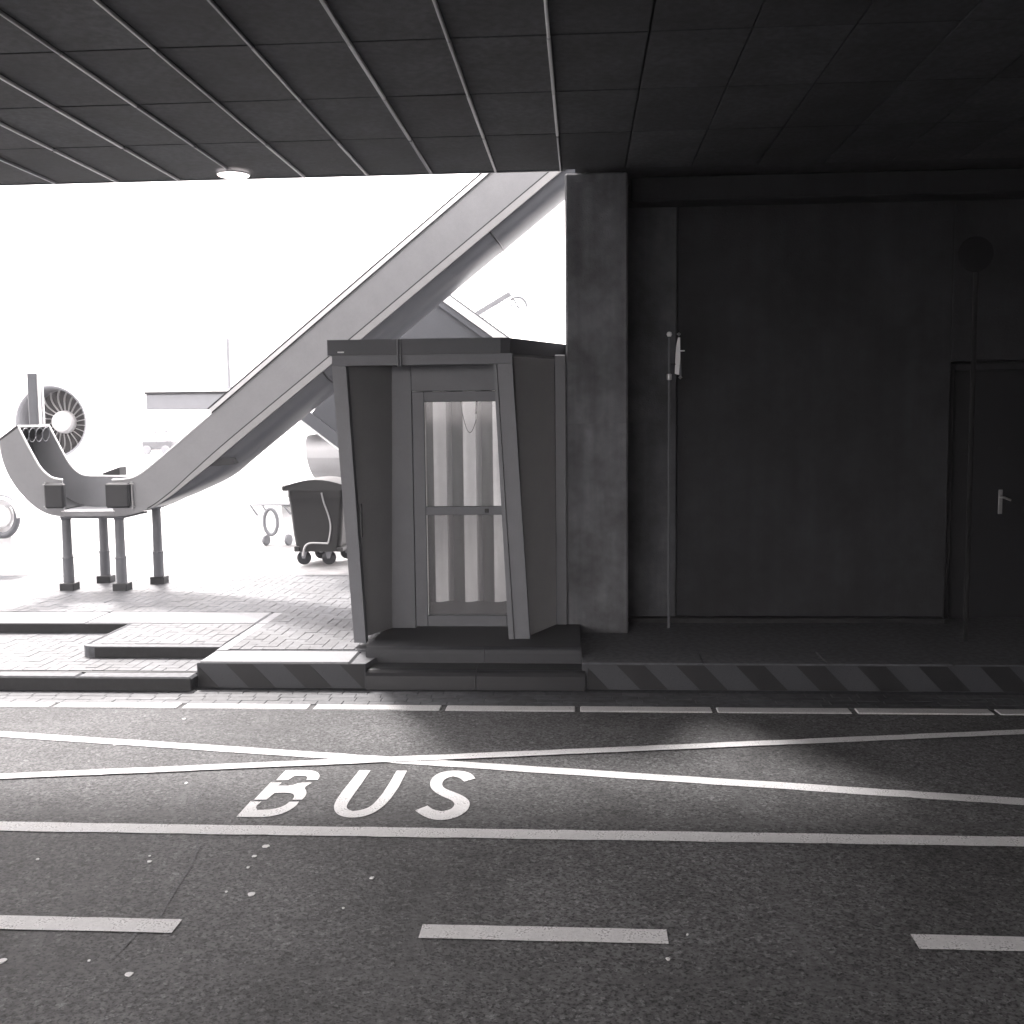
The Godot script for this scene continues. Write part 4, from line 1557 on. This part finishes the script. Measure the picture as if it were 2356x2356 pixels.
func build_vehicles() -> void:
	# rounded tank behind the bin
	var t := thing("tank_trailer", "pale rounded tank behind the waste bin", "tank trailer", Vector3(-3.2, 0.2, -17.5))
	var st := mb()
	var rows := []
	for i in 13:
		var u := i / 12.0
		var x := -4.53 + 2.6 * u
		var row := []
		for j in 25:
			var w := TAU * j / 24.0
			var rr := 0.42 * minf(1.0, 0.86 + 0.9 * u)
			row.append(Vector3(x + (0.12 * (1.0 - sin(w)) * 0.5 if i == 0 else 0.0), 1.62 + sin(w) * rr, -17.4 + cos(w) * rr * 1.1))
		rows.append(row)
	skin(st, rows)
	obj("tank", st, M.tank, t)
	st = mb()
	box(st, Vector3(-4.62, 2.045, -17.8), Vector3(-1.9, 2.075, -16.9), 0.006)
	obj("deck_plate", st, M.white, t)
	st = mb()
	box(st, Vector3(-4.2, 0.75, -17.8), Vector3(-1.9, 1.22, -17.0), 0.03)
	obj("chassis", st, M.white, t)
	for x in [-3.6, -2.3]:
		st = mb()
		wheel_mesh(st, Vector3(x, 0.5, -16.98), 0.3, 0.18, Vector3(0, 0, 1))
		obj("wheel", st, M.pale, t)
	# light ground cart with a hose reel
	var d := thing("hose_cart", "small pale ground cart with a hose hoop, just left of the waste bin", "service cart", Vector3(-4.9, 0.2, -17.2))
	var z := -17.1
	st = mb()
	box(st, Vector3(-5.33, 0.86, z - 0.4), Vector3(-4.6, 0.885, z + 0.3), 0.004)
	obj("shelf", st, M.pale, d)
	st = mb()
	for p in [[-5.37, 0.88, -5.25, 0.70], [-4.80, 0.84, -4.70, 0.72], [-5.16, 0.86, -5.10, 0.76]]:
		st = mb()
		tube(st, [Vector3(p[0], p[1], z + 0.3), Vector3(p[2], p[3], z + 0.3)], 0.016, 6)
		obj("brace", st, M.pale, d)
	st = mb()
	var hoop := []
	for i in 28:
		var w := TAU * i / 28.0
		hoop.append(Vector3(-5.03 + 0.11 * cos(w), 0.60 + 0.21 * sin(w), z + 0.32))
	tube(st, hoop, 0.03, 7, true)
	obj("hose", st, M.pale, d)
	st = mb()
	box(st, Vector3(-4.92, 0.34, z - 0.1), Vector3(-4.72, 0.84, z + 0.1), 0.02)
	obj("cabinet", st, M.white, d)
	st = mb()
	box(st, Vector3(-4.82, 0.9, z), Vector3(-4.55, 1.12, z + 0.1), 0.01)
	obj("headboard", st, M.white, d)
	for x in [-5.15, -4.78]:
		st = mb()
		wheel_mesh(st, Vector3(x, 0.29, z + 0.2), 0.09, 0.05, Vector3(1, 0, 0.4))
		obj("wheel", st, M.mid, d)
	# trolley whose wheel shows at the left edge of the view
	var y := thing("baggage_trolley", "white baggage trolley with a grey tyre, beyond the slide's upturned end", "baggage trolley", Vector3(-8.3, 0.2, -14.2))
	st = mb()
	box(st, Vector3(-9.4, 1.10, -14.9), Vector3(-7.78, 1.2, -14.02), 0.02)
	obj("bed", st, M.white, y)
	st = mb()
	var arc := []
	for i in 13:
		var w := lerpf(0.0, PI, i / 12.0)
		arc.append(Vector3(-7.98 + 0.27 * cos(w), 0.95 + 0.27 * sin(w), -14.0))
	tube(st, arc, 0.03, 7)
	obj("mudguard", st, M.white, y)
	st = mb()
	var ty := []
	for i in 30:
		var w := TAU * i / 30.0
		ty.append(Vector3(-7.98 + 0.22 * cos(w), 0.97 + 0.27 * sin(w), -14.05))
	tube(st, ty, 0.045, 8, true)
	var wl := obj("wheel", st, M.leg, y)
	st = mb()
	wheel_mesh(st, Vector3(-7.98, 0.97, -14.05), 0.16, 0.10, Vector3(0, 0, 1))
	obj("rim", st, M.white, wl)
	st = mb()
	wheel_mesh(st, Vector3(-9.1, 0.46, -14.05), 0.26, 0.12, Vector3(0, 0, 1))
	obj("wheel", st, M.mid, y)
	st = mb()
	box(st, Vector3(-9.3, 0.40, -14.3), Vector3(-7.9, 1.0, -14.15), 0.02)
	obj("side_frame", st, M.white, y)
	# far ground vehicle
	var f := thing("baggage_tractor", "tiny pale tractor far out on the apron between engine and boarding bridge", "tractor", Vector3(-24.4, 0.2, -60))
	st = mb()
	box(st, Vector3(-25.2, 0.45, -61), Vector3(-23.4, 0.95, -59.4), 0.05)
	obj("body", st, M.boom, f)
	st = mb()
	box(st, Vector3(-24.5, 1.45, -61), Vector3(-23.7, 1.53, -59.5), 0.02)
	obj("canopy", st, M.boom, f)
	for x in [-24.45, -23.8]:
		st = mb()
		box(st, Vector3(x, 0.95, -59.6), Vector3(x + 0.06, 1.45, -59.54), 0.01)
		obj("canopy_post", st, M.mid, f)
	for x in [-24.9, -23.8]:
		st = mb()
		wheel_mesh(st, Vector3(x, 0.45, -59.4), 0.26, 0.2, Vector3(0, 0, 1))
		obj("wheel", st, M.mid, f)
	# raised work platform with lattice boom
	var k := thing("boom_lift", "pale lattice boom with a hooped cage reaching up against the sky", "boom lift", Vector3(-3.4, 0.2, -40))
	var zb := -40.0
	var a := Vector2(-3.85, 5.92)
	var bb := Vector2(-2.55, 6.62)
	var dr := (bb - a).normalized()
	var nr := Vector2(-dr.y, dr.x)
	st = mb()
	prism(st, PackedVector2Array([a + nr * 0.02, bb + nr * 0.05, bb + nr * 0.24, a + nr * 0.20]), Vector3(0, 0, zb), Vector3.RIGHT, Vector3.UP, Vector3(0, 0, 0.12))
	obj("boom", st, M.boom, k)
	for i in 11:
		var t0 := i / 11.0
		var p := a.lerp(bb, t0)
		st = mb()
		tube(st, [Vector3(p.x, p.y + 0.03, zb), Vector3(p.x + 0.24, p.y - 0.06, zb)], 0.022, 5)
		obj("lattice_bar", st, M.dark_metal, k)
	st = mb()
	tube(st, [Vector3(a.x + 0.25, a.y - 0.12, zb), Vector3(bb.x + 0.24, bb.y - 0.1, zb)], 0.02, 5)
	obj("lower_chord", st, M.boom, k)
	st = mb()
	var cg := []
	for i in 11:
		var w := lerpf(2.4, -0.1, i / 10.0)
		cg.append(Vector3(-2.37 + 0.34 * cos(w), 6.28 + 0.34 * sin(w), zb))
	tube(st, cg, 0.05, 6)
	obj("cage_hoop", st, M.boom, k)
	st = mb()
	tube(st, [Vector3(-2.62, 6.32, zb), Vector3(-2.03, 6.16, zb)], 0.03, 6)
	tube(st, [Vector3(-2.5, 6.52, zb), Vector3(-2.3, 6.2, zb)], 0.03, 6)
	obj("cage", st, M.boom, k)
	st = mb()
	tube(st, [Vector3(-1.2, 0.2, zb - 0.4), Vector3(-2.6, 3.2, zb - 0.4), Vector3(-3.85, 5.95, zb)], 0.10, 8)
	obj("lower_boom", st, M.white, k)


func build_signs() -> void:
	# slim post with a sign plate seen edge-on
	var p := thing("sign_post", "slim pole with a white sign plate seen edge-on, in front of the dark wall", "sign post", Vector3(0.83, 0.22, -10.2))
	var st := mb()
	tube(st, [Vector3(0.83, 0.22, -10.2), Vector3(0.83, 3.03, -10.2)], 0.012, 10)
	obj("pole", st, M.slate, p)
	st = mb()
	lathe(st, [Vector2(0.0, -0.028), Vector2(0.018, -0.02), Vector2(0.026, 0.0), Vector2(0.018, 0.02), Vector2(0.0, 0.028)], Transform3D(Basis.IDENTITY, Vector3(0.83, 3.03, -10.2)), 14)
	obj("pole_cap", st, M.white, p)
	st = mb()
	lathe(st, [Vector2(0.014, -0.03), Vector2(0.024, -0.025), Vector2(0.024, 0.025), Vector2(0.014, 0.03)], Transform3D(Basis.IDENTITY, Vector3(0.83, 2.63, -10.2)), 14)
	obj("clamp", st, M.steel, p)
	st = mb()
	prism(st, PackedVector2Array([Vector2(0.915, 3.0), Vector2(0.898, 2.93), Vector2(0.892, 2.85), Vector2(0.888, 2.75), Vector2(0.885, 2.66), Vector2(0.922, 2.65), Vector2(0.934, 2.80), Vector2(0.932, 3.0)]), Vector3(0, 0, -10.24), Vector3.RIGHT, Vector3.UP, Vector3(0, 0, 0.03))
	var pl := obj("sign_plate", st, M.white, p)
	st = mb()
	prism(st, PackedVector2Array([Vector2(0.926, 2.65), Vector2(0.950, 2.635), Vector2(0.936, 2.90)]), Vector3(0, 0, -10.25), Vector3.RIGHT, Vector3.UP, Vector3(0, 0, 0.02))
	obj("plate_edge", st, M.pale, pl)
	st = mb()
	box(st, Vector3(0.90, 2.868, -10.21), Vector3(0.975, 2.88, -10.19), 0.003)
	obj("bracket", st, M.white, pl)
	st = mb()
	lathe(st, [Vector2(0, -0.02), Vector2(0.02, 0), Vector2(0, 0.02)], Transform3D(Basis.IDENTITY, Vector3(0.92, 3.03, -10.21)), 10)
	obj("bolt", st, M.steel, pl)
	st = mb()
	lathe(st, [Vector2(0, -0.02), Vector2(0.02, 0), Vector2(0, 0.02)], Transform3D(Basis.IDENTITY, Vector3(0.935, 2.625, -10.21)), 10)
	obj("bolt", st, M.steel, pl)
	st = mb()
	tube(st, [Vector3(0.83, 2.75, -10.2), Vector3(0.90, 2.75, -10.22)], 0.008, 6)
	obj("arm", st, M.dark_metal, p)
	# round sign, its dark back towards the road
	var r := thing("round_sign", "round dark-backed traffic sign on a thin pole against the dark wall", "traffic sign", Vector3(3.43, 0.22, -9.6))
	st = mb()
	tube(st, [Vector3(3.43, 0.22, -9.62), Vector3(3.43, 3.70, -9.62)], 0.022, 10)
	obj("pole", st, M.sign_back, r)
	st = mb()
	var xf := Transform3D(Basis(Vector3.RIGHT, Vector3.BACK, Vector3.DOWN), Vector3(3.41, 3.63, -9.58))
	lathe(st, [Vector2(0.0, -0.006), Vector2(0.145, -0.006), Vector2(0.152, 0.0), Vector2(0.145, 0.006), Vector2(0.0, 0.006)], xf, 36)
	obj("disc", st, M.sign_back, r)


func build_lamps() -> void:
	for q in [[Vector3(-3.104, 4.461, -9.56), "lit round ceiling lamp at the edge of the opening"], [Vector3(-5.18, 4.461, -8.25), "lit ceiling lamp cut off by the left edge of the photo"]]:
		var at: Vector3 = q[0]
		var l := thing("ceiling_lamp", q[1], "ceiling lamp", at, "round lamps in the ceiling")
		var st := mb()
		lathe(st, [Vector2(0.146, 0.006), Vector2(0.146, -0.003), Vector2(0.143, -0.006), Vector2(0.1375, -0.006), Vector2(0.1365, 0.004)], Transform3D(Basis.IDENTITY, at), 36)
		obj("lamp_ring", st, M.rim, l)
		st = mb()
		lathe(st, [Vector2(0.0, -0.010), Vector2(0.136, -0.010), Vector2(0.136, 0.004), Vector2(0.0, 0.004)], Transform3D(Basis.IDENTITY, at), 36)
		obj("lamp_disc", st, M.lit, l)
		var s := SpotLight3D.new()
		s.name = "lamp_light"
		s.light_energy = 0.25
		s.light_color = Color(1.0, 0.96, 0.95)
		s.light_size = 0.12
		s.spot_angle = 65.0
		s.spot_range = 12.0
		s.spot_attenuation = 2.0
		s.shadow_enabled = true
		s.rotation = Vector3(-PI / 2.0, 0, 0)
		s.position = Vector3(0, -0.03, 0)
		l.add_child(s, true)
